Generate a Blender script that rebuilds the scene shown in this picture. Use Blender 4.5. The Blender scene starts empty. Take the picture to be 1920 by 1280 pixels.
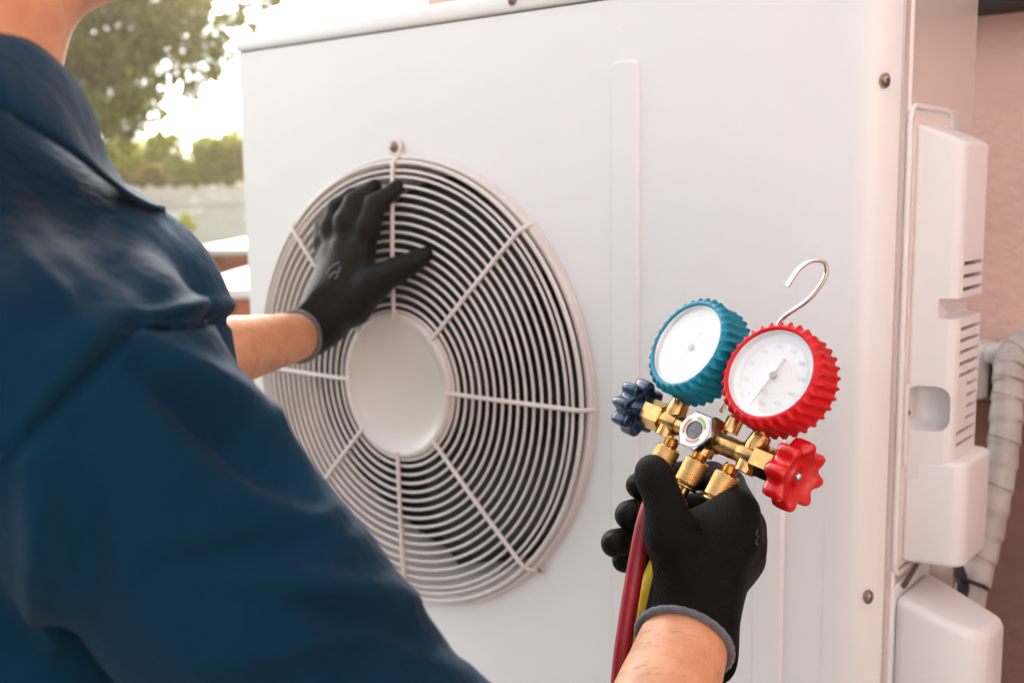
import bpy, bmesh, math, random
import numpy as np
from mathutils import Vector, Matrix
from mathutils.geometry import tessellate_polygon

scene = bpy.context.scene
COL = scene.collection
R = math.radians
PI = math.pi

# ------------------------------------------------------------------ camera
CAMP = np.array([0.0, -0.86, 1.25])
YAW, PITCH, ROLL, FPX = R(38.9), R(7.94), R(-0.84), 2026.0
c_f = np.array([-math.sin(YAW) * math.cos(PITCH), math.cos(YAW) * math.cos(PITCH), -math.sin(PITCH)])
c_r0 = np.array([math.cos(YAW), math.sin(YAW), 0.0])
c_u0 = np.cross(c_r0, c_f)
c_r = c_r0 * math.cos(ROLL) + c_u0 * math.sin(ROLL)
c_u = np.cross(c_r, c_f)
cam = bpy.data.cameras.new('camera')
camo = bpy.data.objects.new('camera', cam)
COL.objects.link(camo)
camo.matrix_world = Matrix(((c_r[0], c_u[0], -c_f[0], CAMP[0]), (c_r[1], c_u[1], -c_f[1], CAMP[1]),
                            (c_r[2], c_u[2], -c_f[2], CAMP[2]), (0, 0, 0, 1)))
cam.sensor_width = 36.0
cam.lens = 36.0 * FPX / 1920.0
cam.clip_start = 0.02
cam.clip_end = 2000
cam.dof.use_dof = True
cam.dof.focus_distance = 0.73
cam.dof.aperture_fstop = 6.8
scene.camera = camo

# ------------------------------------------------------------------ world, sun, exposure
SUN_EL, SUN_AZ = 30.0, 303.0      # azimuth of the direction TO the sun, degrees clockwise from +y
world = bpy.data.worlds.new('World')
scene.world = world
world.use_nodes = True
wn = world.node_tree
bg = wn.nodes['Background']
sky = wn.nodes.new('ShaderNodeTexSky')
sky.sky_type = 'NISHITA'
sky.sun_disc = False
sky.sun_elevation = R(SUN_EL)
sky.sun_rotation = R(SUN_AZ)
sky.dust_density = 4.0
sky.air_density = 1.0
hs = wn.nodes.new('ShaderNodeHueSaturation')
hs.inputs['Saturation'].default_value = 0.16
wn.links.new(sky.outputs[0], hs.inputs['Color'])
mxw = wn.nodes.new('ShaderNodeMix')
mxw.data_type = 'RGBA'
mxw.blend_type = 'MULTIPLY'
mxw.inputs[0].default_value = 1.0
mxw.inputs[7].default_value = (0.965, 0.985, 1.0, 1)
wn.links.new(hs.outputs[0], mxw.inputs[6])
wn.links.new(mxw.outputs[2], bg.inputs['Color'])
bg.inputs['Strength'].default_value = 0.14
sl = bpy.data.lights.new('sun', 'SUN')
sl.energy = 1.5
sl.angle = R(11)
sl.color = (1.0, 0.95, 0.89)
so = bpy.data.objects.new('sun', sl)
COL.objects.link(so)
sd = Vector((math.sin(R(SUN_AZ)) * math.cos(R(SUN_EL)), math.cos(R(SUN_AZ)) * math.cos(R(SUN_EL)), math.sin(R(SUN_EL))))
so.rotation_euler = sd.to_track_quat('Z', 'Y').to_euler()
so.location = (0, -3, 6)
scene.view_settings.view_transform = 'Standard'
scene.view_settings.look = 'None'
scene.view_settings.gamma = 1.0
scene.view_settings.use_curve_mapping = False
scene.view_settings.exposure = 2.08
scene.cycles.max_bounces = 8
scene.cycles.sample_clamp_indirect = 8

# ------------------------------------------------------------------ helpers
def at(x, y, t):
    """point of the place seen at pixel (x, y) of the 1920 px photograph, t metres deep"""
    return CAMP + (c_f + c_r * (x - 960) / FPX - c_u * (y - 640) / FPX) * t

def link(name, me, m, parent=None, smooth=True):
    o = bpy.data.objects.new(name, me)
    COL.objects.link(o)
    if m is not None and not me.materials:
        me.materials.append(m)
    if parent is not None:
        o.parent = parent
    if smooth:
        me.polygons.foreach_set('use_smooth', [True] * len(me.polygons))
    return o

def mesh(name, v, f):
    me = bpy.data.meshes.new(name)
    me.from_pydata([tuple(map(float, p)) for p in v], [], [tuple(map(int, q)) for q in f])
    me.update()
    return me

def sharp(me, deg=35):
    try:
        me.set_sharp_from_angle(angle=R(deg))
    except Exception:
        pass
    return me

def put(name, v, f, m, parent=None, smooth=True, deg=35):
    me = mesh(name, v, f)
    o = link(name, me, m, parent, smooth)
    if smooth:
        sharp(me, deg)
    return o

def empty(name, loc=(0, 0, 0)):
    o = bpy.data.objects.new(name, None)
    o.empty_display_size = 0.05
    o.location = loc
    COL.objects.link(o)
    return o

def tag(o, label=None, cat=None, group=None, kind=None):
    if label: o['label'] = label
    if cat: o['category'] = cat
    if group: o['group'] = group
    if kind: o['kind'] = kind
    return o

def keep(o, parent):
    """parent without moving (mesh given in world coordinates; parts sit at the world origin themselves)"""
    o.parent = parent
    if parent.type == 'EMPTY':
        o.matrix_parent_inverse = Matrix.Translation(parent.location).inverted()
    return o

class MB:
    """collects world-space pieces of ONE object"""
    def __init__(s):
        s.v, s.f = [], []
    def add(s, v, f):
        n = len(s.v)
        s.v += [tuple(map(float, p)) for p in v]
        s.f += [tuple(int(i) + n for i in q) for q in f]
        return s
    def box(s, a, b, bev=0.0):
        a, b = np.minimum(a, b), np.maximum(a, b)
        if bev <= 0:
            v = [(x, y, z) for x in (a[0], b[0]) for y in (a[1], b[1]) for z in (a[2], b[2])]
            return s.add(v, [(0, 1, 3, 2), (4, 6, 7, 5), (0, 4, 5, 1), (2, 3, 7, 6), (0, 2, 6, 4), (1, 5, 7, 3)])
        bm = bmesh.new()
        bmesh.ops.create_cube(bm, size=1)
        for q in bm.verts:
            q.co = Vector([(a[i] + b[i]) / 2 + q.co[i] * (b[i] - a[i]) for i in range(3)])
        bmesh.ops.bevel(bm, geom=bm.edges[:] , offset=bev, segments=3, affect='EDGES', profile=0.5)
        bm.verts.index_update()
        s.add([q.co[:] for q in bm.verts], [[w.index for w in p.verts] for p in bm.faces])
        bm.free()
        return s
    def tube(s, pts, r, n=12, cap=True, closed=False):
        pts = [np.array(p, float) for p in pts]
        m = len(pts)
        rr = r if hasattr(r, '__len__') else [r] * m
        tan = []
        for i in range(m):
            if closed:
                d = pts[(i + 1) % m] - pts[i - 1]
            else:
                d = pts[min(i + 1, m - 1)] - pts[max(i - 1, 0)]
            tan.append(d / (np.linalg.norm(d) + 1e-12))
        ref = np.array([0, 0, 1.0]) if abs(tan[0][2]) < 0.9 else np.array([0, 1.0, 0])
        a = np.cross(tan[0], ref); a /= np.linalg.norm(a)
        V = []
        for i in range(m):
            a = a - tan[i] * (a @ tan[i]); a /= np.linalg.norm(a)
            b = np.cross(tan[i], a)
            for k in range(n):
                t = 2 * PI * k / n
                V.append(pts[i] + rr[i] * (math.cos(t) * a + math.sin(t) * b))
        F = []
        for i in range(m if closed else m - 1):
            j = (i + 1) % m
            for k in range(n):
                l = (k + 1) % n
                F.append((i * n + k, i * n + l, j * n + l, j * n + k))
        if cap and not closed:
            F.append(tuple(range(n))[::-1])
            F.append(tuple((m - 1) * n + k for k in range(n)))
        return s.add(V, F)
    def build(s, name, m, parent=None, smooth=True, deg=35):
        o = put(name, s.v, s.f, m, None, smooth, deg)
        if parent is not None:
            keep(o, parent)
        return o

def lathe(prof, n, O, ax, u, w, fn=None, closed=False):
    """prof: list of (r, h) turned about axis ax at O. fn(theta, r, h) -> r, h"""
    O, ax, u, w = [np.array(q, float) for q in (O, ax, u, w)]
    V = []
    for (r, h) in prof:
        for k in range(n):
            t = 2 * PI * k / n
            rr, hh = fn(t, r, h) if fn else (r, h)
            V.append(O + ax * hh + rr * (math.cos(t) * u + math.sin(t) * w))
    F = []
    m = len(prof)
    for i in range(m - 1):
        for k in range(n):
            l = (k + 1) % n
            F.append((i * n + k, i * n + l, (i + 1) * n + l, (i + 1) * n + k))
    if not closed:
        F.append(tuple(range(n))[::-1])
        F.append(tuple((m - 1) * n + k for k in range(n)))
    return V, F

# ------------------------------------------------------------------ materials
def mat(name, col, rough=0.5, metal=0.0, coat=0.0, noise=0.0, nscale=8.0, bump=0.0, bscale=200.0, sss=0.0,
        sheen=0.0, trans=0.0, col2=None, spec=0.5, rvar=0.0, detail=4.0):
    m = bpy.data.materials.new(name)
    m.use_nodes = True
    nt = m.node_tree
    b = nt.nodes['Principled BSDF']
    b.inputs['Base Color'].default_value = (*col, 1)
    b.inputs['Roughness'].default_value = rough
    b.inputs['Metallic'].default_value = metal
    b.inputs['Coat Weight'].default_value = coat
    b.inputs['Coat Roughness'].default_value = 0.08
    b.inputs['Specular IOR Level'].default_value = spec
    b.inputs['Sheen Weight'].default_value = sheen
    b.inputs['Transmission Weight'].default_value = trans
    if sss:
        b.inputs['Subsurface Weight'].default_value = sss
        b.inputs['Subsurface Radius'].default_value = (0.012, 0.004, 0.002)
        b.inputs['Subsurface Scale'].default_value = 1.0
    tc = nt.nodes.new('ShaderNodeTexCoord')
    if noise > 0 or col2 or rvar > 0:
        nz = nt.nodes.new('ShaderNodeTexNoise')
        nz.inputs['Scale'].default_value = nscale
        nz.inputs['Detail'].default_value = detail
        nt.links.new(tc.outputs['Object'], nz.inputs['Vector'])
        if noise > 0 or col2:
            mx = nt.nodes.new('ShaderNodeMix')
            mx.data_type = 'RGBA'
            c2 = col2 if col2 else tuple(c * (1 - noise) for c in col)
            mx.inputs[6].default_value = (*col, 1)
            mx.inputs[7].default_value = (*c2, 1)
            mr = nt.nodes.new('ShaderNodeMapRange')
            mr.inputs[1].default_value = 0.35
            mr.inputs[2].default_value = 0.65
            nt.links.new(nz.outputs['Fac'], mr.inputs[0])
            nt.links.new(mr.outputs[0], mx.inputs[0])
            nt.links.new(mx.outputs[2], b.inputs['Base Color'])
        if rvar > 0:
            mr2 = nt.nodes.new('ShaderNodeMapRange')
            mr2.inputs[3].default_value = max(0.02, rough - rvar)
            mr2.inputs[4].default_value = min(1, rough + rvar)
            nt.links.new(nz.outputs['Fac'], mr2.inputs[0])
            nt.links.new(mr2.outputs[0], b.inputs['Roughness'])
    if bump > 0:
        n2 = nt.nodes.new('ShaderNodeTexNoise')
        n2.inputs['Scale'].default_value = bscale
        n2.inputs['Detail'].default_value = 3
        bp = nt.nodes.new('ShaderNodeBump')
        bp.inputs['Strength'].default_value = 1.0
        bp.inputs['Distance'].default_value = bump
        nt.links.new(tc.outputs['Object'], n2.inputs['Vector'])
        nt.links.new(n2.outputs['Fac'], bp.inputs['Height'])
        nt.links.new(bp.outputs[0], b.inputs['Normal'])
    return m

M = {}
M['panel'] = mat('white_enamel', (0.755, 0.765, 0.77), 0.33, coat=0.35, noise=0.03, nscale=3, bump=0.00006, bscale=60, rvar=0.05)
M['cream'] = mat('cream_plastic', (0.76, 0.70, 0.66), 0.38, noise=0.06, nscale=14, bump=0.00004, bscale=150)
M['wire'] = mat('coated_wire', (0.70, 0.65, 0.62), 0.35, noise=0.08, nscale=30)
M['cover'] = mat('cover_plastic', (0.75, 0.735, 0.745), 0.42, noise=0.03, nscale=5, bump=0.00005, bscale=300)
M['dark'] = mat('dark_inside', (0.012, 0.011, 0.012), 0.7, noise=0.3)
M['blade'] = mat('fan_blade_plastic', (0.009, 0.009, 0.011), 0.5, noise=0.3, nscale=20)
M['screw'] = mat('aged_screw_metal', (0.35, 0.27, 0.22), 0.35, metal=1.0, noise=0.4, nscale=200)
M['steel'] = mat('bright_steel', (0.72, 0.70, 0.68), 0.22, metal=1.0, noise=0.25, nscale=300)
M['chrome'] = mat('chrome', (0.80, 0.78, 0.76), 0.06, metal=1.0)
M['brass'] = mat('brass', (0.74, 0.47, 0.18), 0.2, metal=1.0, noise=0.22, nscale=160, rvar=0.12, bump=0.00003, bscale=500)
M['brass_dull'] = mat('cast_brass', (0.66, 0.39, 0.15), 0.26, metal=1.0, noise=0.35, nscale=120, rvar=0.15, bump=0.00008, bscale=350)
M['teal'] = mat('teal_rubber', (0.0, 0.22, 0.33), 0.38, noise=0.2, nscale=60, bump=0.00008, bscale=400, spec=0.28)
M['red'] = mat('red_rubber', (0.60, 0.004, 0.010), 0.36, noise=0.15, nscale=60, bump=0.00008, bscale=400, spec=0.28)
M['redgloss'] = mat('red_gloss_plastic', (0.56, 0.004, 0.006), 0.22, coat=0.25, noise=0.12, nscale=50, bump=0.00006, bscale=120)
M['navygloss'] = mat('navy_gloss_plastic', (0.004, 0.030, 0.085), 0.24, coat=0.5, noise=0.2, nscale=50, bump=0.00006, bscale=120)
M['dial'] = mat('dial_white', (0.86, 0.87, 0.88), 0.5)
M['ink'] = mat('dial_print', (0.58, 0.61, 0.63), 0.6)
M['ink2'] = mat('dial_print_faint', (0.76, 0.76, 0.79), 0.6)
M['needle'] = mat('needle_grey', (0.48, 0.50, 0.52), 0.35)
M['skin'] = mat('skin', (0.63, 0.31, 0.165), 0.52, sss=0.08, noise=0.0, col2=(0.52, 0.225, 0.115), nscale=38, bump=0.0004, bscale=260, detail=9, rvar=0.12)
M['hair'] = mat('black_hair', (0.012, 0.009, 0.007), 0.5, noise=0.3, bump=0.002, bscale=90)
M['redhose'] = mat('red_hose_rubber', (0.33, 0.006, 0.02), 0.42, noise=0.15, nscale=60, bump=0.00006, bscale=300)
M['yelhose'] = mat('yellow_hose_rubber', (0.88, 0.60, 0.010), 0.42, noise=0.1, nscale=60, bump=0.00006, bscale=300)
M['bluhose'] = mat('blue_hose_rubber', (0.01, 0.06, 0.28), 0.42, noise=0.1, nscale=60)
M['band'] = mat('grey_band', (0.11, 0.115, 0.135), 0.8, noise=0.3, nscale=300, sheen=0.3)
M['stucco'] = mat('pink_stucco', (0.74, 0.52, 0.46), 0.85, noise=0.10, nscale=6, bump=0.004, bscale=60)
M['eave'] = mat('eave_paint', (0.74, 0.76, 0.78), 0.6, noise=0.05)
M['wrap'] = mat('grey_pipe_wrap', (0.50, 0.47, 0.455), 0.45, noise=0.2, nscale=25, bump=0.0008, bscale=90)
M['black'] = mat('black_rubber', (0.012, 0.012, 0.013), 0.55, noise=0.2)
M['whiteplastic'] = mat('white_pvc', (0.78, 0.77, 0.77), 0.35, noise=0.05)
M['trouser'] = mat('navy_trouser_cloth', (0.010, 0.022, 0.045), 0.85, noise=0.3, nscale=12, bump=0.0004, bscale=300)
M['boot'] = mat('boot_leather', (0.03, 0.022, 0.018), 0.5, noise=0.4, nscale=20)
M['bark'] = mat('bark', (0.10, 0.065, 0.045), 0.9, noise=0.5, nscale=9, bump=0.02, bscale=12)
M['grass'] = mat('lawn', (0.07, 0.10, 0.03), 0.9, noise=0.0, col2=(0.12, 0.12, 0.045), nscale=3)
M['paving'] = mat('grey_paving', (0.20, 0.18, 0.165), 0.8, noise=0.2, nscale=3)
M['fence'] = mat('fence_white_paint', (0.84, 0.80, 0.76), 0.6, noise=0.15, nscale=3)
M['cap'] = mat('white_cap_stone', (0.70, 0.66, 0.62), 0.6, noise=0.12, nscale=5)
M['brick'] = mat('terracotta_brick', (0.42, 0.115, 0.05), 0.7, noise=0.0, col2=(0.34, 0.085, 0.04), nscale=7)
M['brick2'] = mat('dark_red_brick', (0.22, 0.06, 0.035), 0.7, noise=0.0, col2=(0.30, 0.08, 0.04), nscale=7)
M['mortar'] = mat('mortar', (0.30, 0.20, 0.15), 0.9, noise=0.2)
M['sticker'] = mat('white_sticker', (0.62, 0.58, 0.60), 0.5)

def glassmat():
    m = bpy.data.materials.new('clear_glass'); m.use_nodes = True
    nt = m.node_tree; nt.nodes.clear()
    out = nt.nodes.new('ShaderNodeOutputMaterial'); t = nt.nodes.new('ShaderNodeBsdfTransparent'); g_ = nt.nodes.new('ShaderNodeBsdfGlossy')
    g_.inputs['Roughness'].default_value = 0.05; t.inputs['Color'].default_value = (0.98, 0.985, 0.99, 1)
    mx = nt.nodes.new('ShaderNodeMixShader')
    mx.inputs[0].default_value = 0.11; nt.links.new(t.outputs[0], mx.inputs[1]); nt.links.new(g_.outputs[0], mx.inputs[2]); nt.links.new(mx.outputs[0], out.inputs['Surface'])
    return m
M['glass'] = glassmat()

def leafmat(name, c1, c2, tr=0.45):
    m = bpy.data.materials.new(name)
    m.use_nodes = True
    nt = m.node_tree
    nt.nodes.clear()
    out = nt.nodes.new('ShaderNodeOutputMaterial')
    g = nt.nodes.new('ShaderNodeObjectInfo')
    geo = nt.nodes.new('ShaderNodeNewGeometry')
    mx = nt.nodes.new('ShaderNodeMix'); mx.data_type = 'RGBA'
    mx.inputs[6].default_value = (*c1, 1); mx.inputs[7].default_value = (*c2, 1)
    nt.links.new(geo.outputs['Random Per Island'], mx.inputs[0])
    d = nt.nodes.new('ShaderNodeBsdfDiffuse'); t = nt.nodes.new('ShaderNodeBsdfTranslucent')
    gl = nt.nodes.new('ShaderNodeBsdfGlossy'); gl.inputs['Roughness'].default_value = 0.35
    gl.inputs['Color'].default_value = (0.6, 0.6, 0.5, 1)
    for q in (d, t): nt.links.new(mx.outputs[2], q.inputs['Color'])
    a = nt.nodes.new('ShaderNodeMixShader'); a.inputs[0].default_value = tr
    nt.links.new(d.outputs[0], a.inputs[1]); nt.links.new(t.outputs[0], a.inputs[2])
    b = nt.nodes.new('ShaderNodeMixShader'); b.inputs[0].default_value = 0.08
    nt.links.new(a.outputs[0], b.inputs[1]); nt.links.new(gl.outputs[0], b.inputs[2])
    nt.links.new(b.outputs[0], out.inputs['Surface'])
    return m
M['leafdark'] = leafmat('tree_leaf', (0.090, 0.070, 0.008), (0.23, 0.25, 0.015), 0.55)
M['leafhedge'] = leafmat('hedge_leaf', (0.26, 0.30, 0.03), (0.50, 0.47, 0.09), 0.55)
M['leafgold'] = leafmat('golden_leaf', (0.26, 0.17, 0.04), (0.16, 0.13, 0.03), 0.5)

def clothmat(name, col, col2, weave, rough=0.8, spec=0.25):
    m = mat(name, col, rough, col2=col2, nscale=7, sheen=0.03, spec=spec)
    nt = m.node_tree
    b = nt.nodes['Principled BSDF']
    tc = nt.nodes.new('ShaderNodeTexCoord')
    w = nt.nodes.new('ShaderNodeTexWave'); w.inputs['Scale'].default_value = weave
    w.bands_direction = 'DIAGONAL'
    w.inputs['Distortion'].default_value = 1.5
    n = nt.nodes.new('ShaderNodeTexNoise'); n.inputs['Scale'].default_value = 26; n.inputs['Detail'].default_value = 5
    nt.links.new(tc.outputs['Object'], w.inputs['Vector']); nt.links.new(tc.outputs['Object'], n.inputs['Vector'])
    b1 = nt.nodes.new('ShaderNodeBump'); b1.inputs['Distance'].default_value = 0.00012
    b2 = nt.nodes.new('ShaderNodeBump'); b2.inputs['Distance'].default_value = 0.006; b2.inputs['Strength'].default_value = 0.9
    nt.links.new(w.outputs['Fac'], b1.inputs['Height']); nt.links.new(n.outputs['Fac'], b2.inputs['Height'])
    nt.links.new(b2.outputs[0], b1.inputs['Normal']); nt.links.new(b1.outputs[0], b.inputs['Normal'])
    return m
M['shirt'] = clothmat('blue_work_shirt', (0.001, 0.028, 0.064), (0.0008, 0.017, 0.040), 520, 0.8, 0.06)

# ------------------------------------------------------------------ signed-distance modelling
class SDF:
    """smoothly blended round cones, ellipsoids etc. turned into one continuous skin"""
    def __init__(s, h):
        s.h, s.items = h, []
    def cone(s, a, b, ra, rb, k=0.01, sub=False):
        s.items.append(('c', np.array(a, float), np.array(b, float), ra, rb, k, sub)); return s
    def chain(s, pts, rad, k=0.01):
        for i in range(len(pts) - 1):
            s.cone(pts[i], pts[i + 1], rad[i], rad[i + 1], k)
        return s
    def ell(s, c, B, r, k=0.01, sub=False):
        s.items.append(('e', np.array(c, float), np.array(B, float), np.array(r, float), None, k, sub)); return s
    def plane(s, c, nrm, k=0.001):
        nrm = np.array(nrm, float); nrm /= np.linalg.norm(nrm)
        s.items.append(('p', np.array(c, float), nrm, None, None, k, True)); return s
    def surface(s, smooth=2):
        h = s.h
        lo = np.full(3, 1e9); hi = -lo
        for it in s.items:
            if it[6]: continue
            if it[0] == 'c':
                r = max(it[3], it[4])
                lo = np.minimum(lo, np.minimum(it[1], it[2]) - r); hi = np.maximum(hi, np.maximum(it[1], it[2]) + r)
            else:
                r = it[3].max(); lo = np.minimum(lo, it[1] - r); hi = np.maximum(hi, it[1] + r)
        lo -= 4 * h; hi += 4 * h
        n = np.ceil((hi - lo) / h).astype(int) + 1
        ax = [lo[i] + h * np.arange(n[i]) for i in range(3)]
        D = np.full(tuple(n), 0.5, np.float32)
        for it in s.items:
            k = it[5]
            pad = 3 * h + 2.0 * k
            if it[0] == 'p':
                a, b = lo, hi
            elif it[0] == 'c':
                r = max(it[3], it[4]); a = np.minimum(it[1], it[2]) - r - pad; b = np.maximum(it[1], it[2]) + r + pad
            else:
                r = it[3].max(); a = it[1] - r - pad; b = it[1] + r + pad
            i0 = np.clip(np.floor((a - lo) / h).astype(int), 0, n - 1); i1 = np.clip(np.ceil((b - lo) / h).astype(int) + 1, 1, n)
            sl_ = tuple(slice(i0[i], i1[i]) for i in range(3))
            X = ax[0][sl_[0]][:, None, None]; Y = ax[1][sl_[1]][None, :, None]; Z = ax[2][sl_[2]][None, None, :]
            if it[0] == 'c':
                A, Bp, ra, rb = it[1:5]
                d = Bp - A; L2 = d @ d + 1e-12
                t = np.clip(((X - A[0]) * d[0] + (Y - A[1]) * d[1] + (Z - A[2]) * d[2]) / L2, 0, 1)
                q = np.sqrt((X - A[0] - t * d[0]) ** 2 + (Y - A[1] - t * d[1]) ** 2 + (Z - A[2] - t * d[2]) ** 2) - (ra + (rb - ra) * t)
            elif it[0] == 'p':
                q = (X - it[1][0]) * it[2][0] + (Y - it[1][1]) * it[2][1] + (Z - it[1][2]) * it[2][2]
            else:
                c, B_, rr = it[1:4]
                dx, dy, dz = X - c[0], Y - c[1], Z - c[2]
                l = [(dx * B_[j][0] + dy * B_[j][1] + dz * B_[j][2]) for j in range(3)]
                k0 = np.sqrt(sum((l[j] / rr[j]) ** 2 for j in range(3)))
                k1 = np.sqrt(sum((l[j] / rr[j] ** 2) ** 2 for j in range(3))) + 1e-9
                q = k0 * (k0 - 1.0) / k1
            cur = D[sl_]
            if it[6]:
                hh = np.clip(0.5 - 0.5 * (q + cur) / k, 0, 1)
                D[sl_] = cur * (1 - hh) + (-q) * hh + k * hh * (1 - hh)
            else:
                hh = np.clip(0.5 + 0.5 * (cur - q) / k, 0, 1)
                D[sl_] = cur * (1 - hh) + q * hh - k * hh * (1 - hh)
        # naive surface nets
        ins = D < 0
        c = np.zeros(tuple(n - 1), np.int8)
        for dx in (0, 1):
            for dy in (0, 1):
                for dz in (0, 1):
                    c += ins[dx:n[0] - 1 + dx, dy:n[1] - 1 + dy, dz:n[2] - 1 + dz]
        act = np.argwhere((c > 0) & (c < 8))
        idx = np.full(tuple(n - 1), -1, np.int64); idx[tuple(act.T)] = np.arange(len(act))
        P = np.zeros((len(act), 3)); W = np.zeros(len(act))
        cor = [(x, y, z) for x in (0, 1) for y in (0, 1) for z in (0, 1)]
        for a in cor:
            for i in range(3):
                if a[i]: continue
                b = list(a); b[i] = 1
                va = D[tuple((act + a).T)]; vb = D[tuple((act + b).T)]
                cr = (va < 0) != (vb < 0)
                t = np.where(cr, va / (va - vb + 1e-20), 0)
                p = np.array(a)[None, :] + 0.0 * P
                p[:, i] += t
                P += p * cr[:, None]; W += cr
        P = lo + h * (act + P / W[:, None])
        F = []
        for i in range(3):
            j, k_ = (i + 1) % 3, (i + 2) % 3
            s0 = [slice(None)] * 3; s1 = [slice(None)] * 3
            s0[i] = slice(0, n[i] - 1); s1[i] = slice(1, n[i])
            a = ins[tuple(s0)]; b = ins[tuple(s1)]
            e = np.argwhere(a != b)
            e = e[(e[:, j] > 0) & (e[:, k_] > 0) & (e[:, j] < n[j] - 1) & (e[:, k_] < n[k_] - 1)]
            fl = a[tuple(e.T)]
            def g(dj, dk):
                q = e.copy(); q[:, j] += dj; q[:, k_] += dk
                return idx[tuple(q.T)]
            q = np.stack([g(-1, -1), g(0, -1), g(0, 0), g(-1, 0)], 1)
            q[~fl] = q[~fl][:, ::-1]
            F.append(q)
        F = np.concatenate(F)
        E_ = np.concatenate([F[:, [0, 1]], F[:, [1, 2]], F[:, [2, 3]], F[:, [3, 0]]])
        for _ in range(smooth):
            S = np.zeros_like(P); C_ = np.zeros(len(P))
            for q in (0, 1):
                for d in range(3):
                    S[:, d] += np.bincount(E_[:, q], P[E_[:, 1 - q], d], len(P))
                C_ += np.bincount(E_[:, q], minlength=len(P))
            P = P * 0.4 + 0.6 * S / C_[:, None]
        return P, F
    def build(s, name, m, parent=None, smooth=2, fn=None):
        P, F = s.surface(smooth)
        if fn is not None:
            me0 = mesh('tmp', P, F)
            nrm = np.zeros(len(P) * 3, np.float32)
            me0.vertices.foreach_get('normal', nrm)
            P = fn(P, nrm.reshape(-1, 3))
            bpy.data.meshes.remove(me0)
        me = bpy.data.meshes.new(name)
        me.vertices.add(len(P)); me.vertices.foreach_set('co', P.astype(np.float32).ravel())
        me.loops.add(F.size); me.loops.foreach_set('vertex_index', F.astype(np.int32).ravel())
        me.polygons.add(len(F)); me.polygons.foreach_set('loop_start', np.arange(0, F.size, 4, dtype=np.int32))
        me.update(calc_edges=True); me.validate()
        o = link(name, me, m)
        if parent is not None: keep(o, parent)
        return o

#==STRUCTURE==
# ------------------------------------------------------------------ ground
g = put('ground', [(-45, -45, 0), (45, -45, 0), (45, 45, 0), (-45, 45, 0)], [(0, 1, 2, 3)], M['grass'], smooth=False)
tag(g, kind='structure')
pv = MB().box((-4.0, -3.0, 0.0), (2.5, 0.45, 0.03)).build('pavement', M['paving'], smooth=False)
tag(pv, kind='structure')

# ------------------------------------------------------------------ pink house wall behind the unit
WY = 0.45
hw = empty('house_wall', (0, WY + 0.1, 0))
tag(hw, 'pink stucco house wall behind the air conditioner', 'wall')
MB().box((-1.222, WY, 0), (3.5, WY + 0.2, 2.5)).build('wall_panel', M['stucco'], hw, smooth=False)
MB().box((0.62, -1.5, 0), (0.82, WY - 0.001, 2.5)).build('added_side_wall', M['stucco'], hw, smooth=False)  # added out of view to darken and tint the unit's right side
MB().box((-1.219, WY - 0.006, 0), (0.61, WY + 0.001, 1.000), 0.002).build('lower_wall_band', mat('lower_band_brown', (0.25, 0.135, 0.11), 0.8, noise=0.2, nscale=9, bump=0.003, bscale=60), hw, smooth=False)  # raised dark brown band across the lower wall
eb = MB().box((-0.62, WY - 0.10, 1.452), (3.5, WY - 0.002, 1.57), 0.006).build('eave_board', M['eave'], hw)
MB().box((-0.62, WY - 0.085, 1.436), (3.5, WY - 0.002, 1.4515)).build('eave_shadow', M['dark'], hw, smooth=False)  # near-black strip painted in for the shadow under the eave

# ------------------------------------------------------------------ air conditioner
XL, XR, ZT, ZB, YD = -1.123, -0.308, 1.430, 0.12, 0.21
FC = np.array([-0.842, 0.0, 1.0375])
ac = empty('air_conditioner', (-0.715, 0.1, 0.0))
tag(ac, 'tall white outdoor air conditioner unit with round wire fan grille', 'air conditioner')
# front panel with a round opening
RO = 0.2440
PX0, PX1, PZ0, PZ1 = XL, -0.349, ZB, 1.4225
outer = [Vector((PX0, 0, PZ0)), Vector((PX1, 0, PZ0)), Vector((PX1, 0, PZ1)), Vector((PX0, 0, PZ1))]
NH = 128
hole = [Vector((FC[0] + RO * math.cos(-2 * PI * k / NH), 0, FC[2] + RO * math.sin(-2 * PI * k / NH))) for k in range(NH)]
tri = tessellate_polygon([outer, hole])
vv = [tuple(p) for p in outer + hole]
mb = MB(); 
bmv = [list(t) for t in tri]
# make every triangle face the camera (-y)
def face_neg_y(vs, t):
    a, b, c = [np.array(vs[i]) for i in t]
    return t if np.cross(b - a, c - a)[1] < 0 else t[::-1]
mb.add(vv, [face_neg_y(vv, t) for t in bmv])
mb.build('front_panel', M['panel'], ac, smooth=False)
# rolled lip of the opening and bell mouth going in
prof = [(RO + 0.0065, 0.0), (RO + 0.006, -0.0028), (RO + 0.0045, -0.0042), (RO + 0.002, -0.004), (RO - 0.002, -0.002), (RO - 0.004, 0.006),
        (RO - 0.005, 0.03), (RO - 0.010, 0.05), (RO - 0.014, 0.085), (RO - 0.012, 0.10)]
V, F = lathe(prof, 128, FC, (0, 1, 0), (1, 0, 0), (0, 0, 1), closed=True)
MB().add(V, F).build('bell_mouth', M['cream'], ac)
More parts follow.
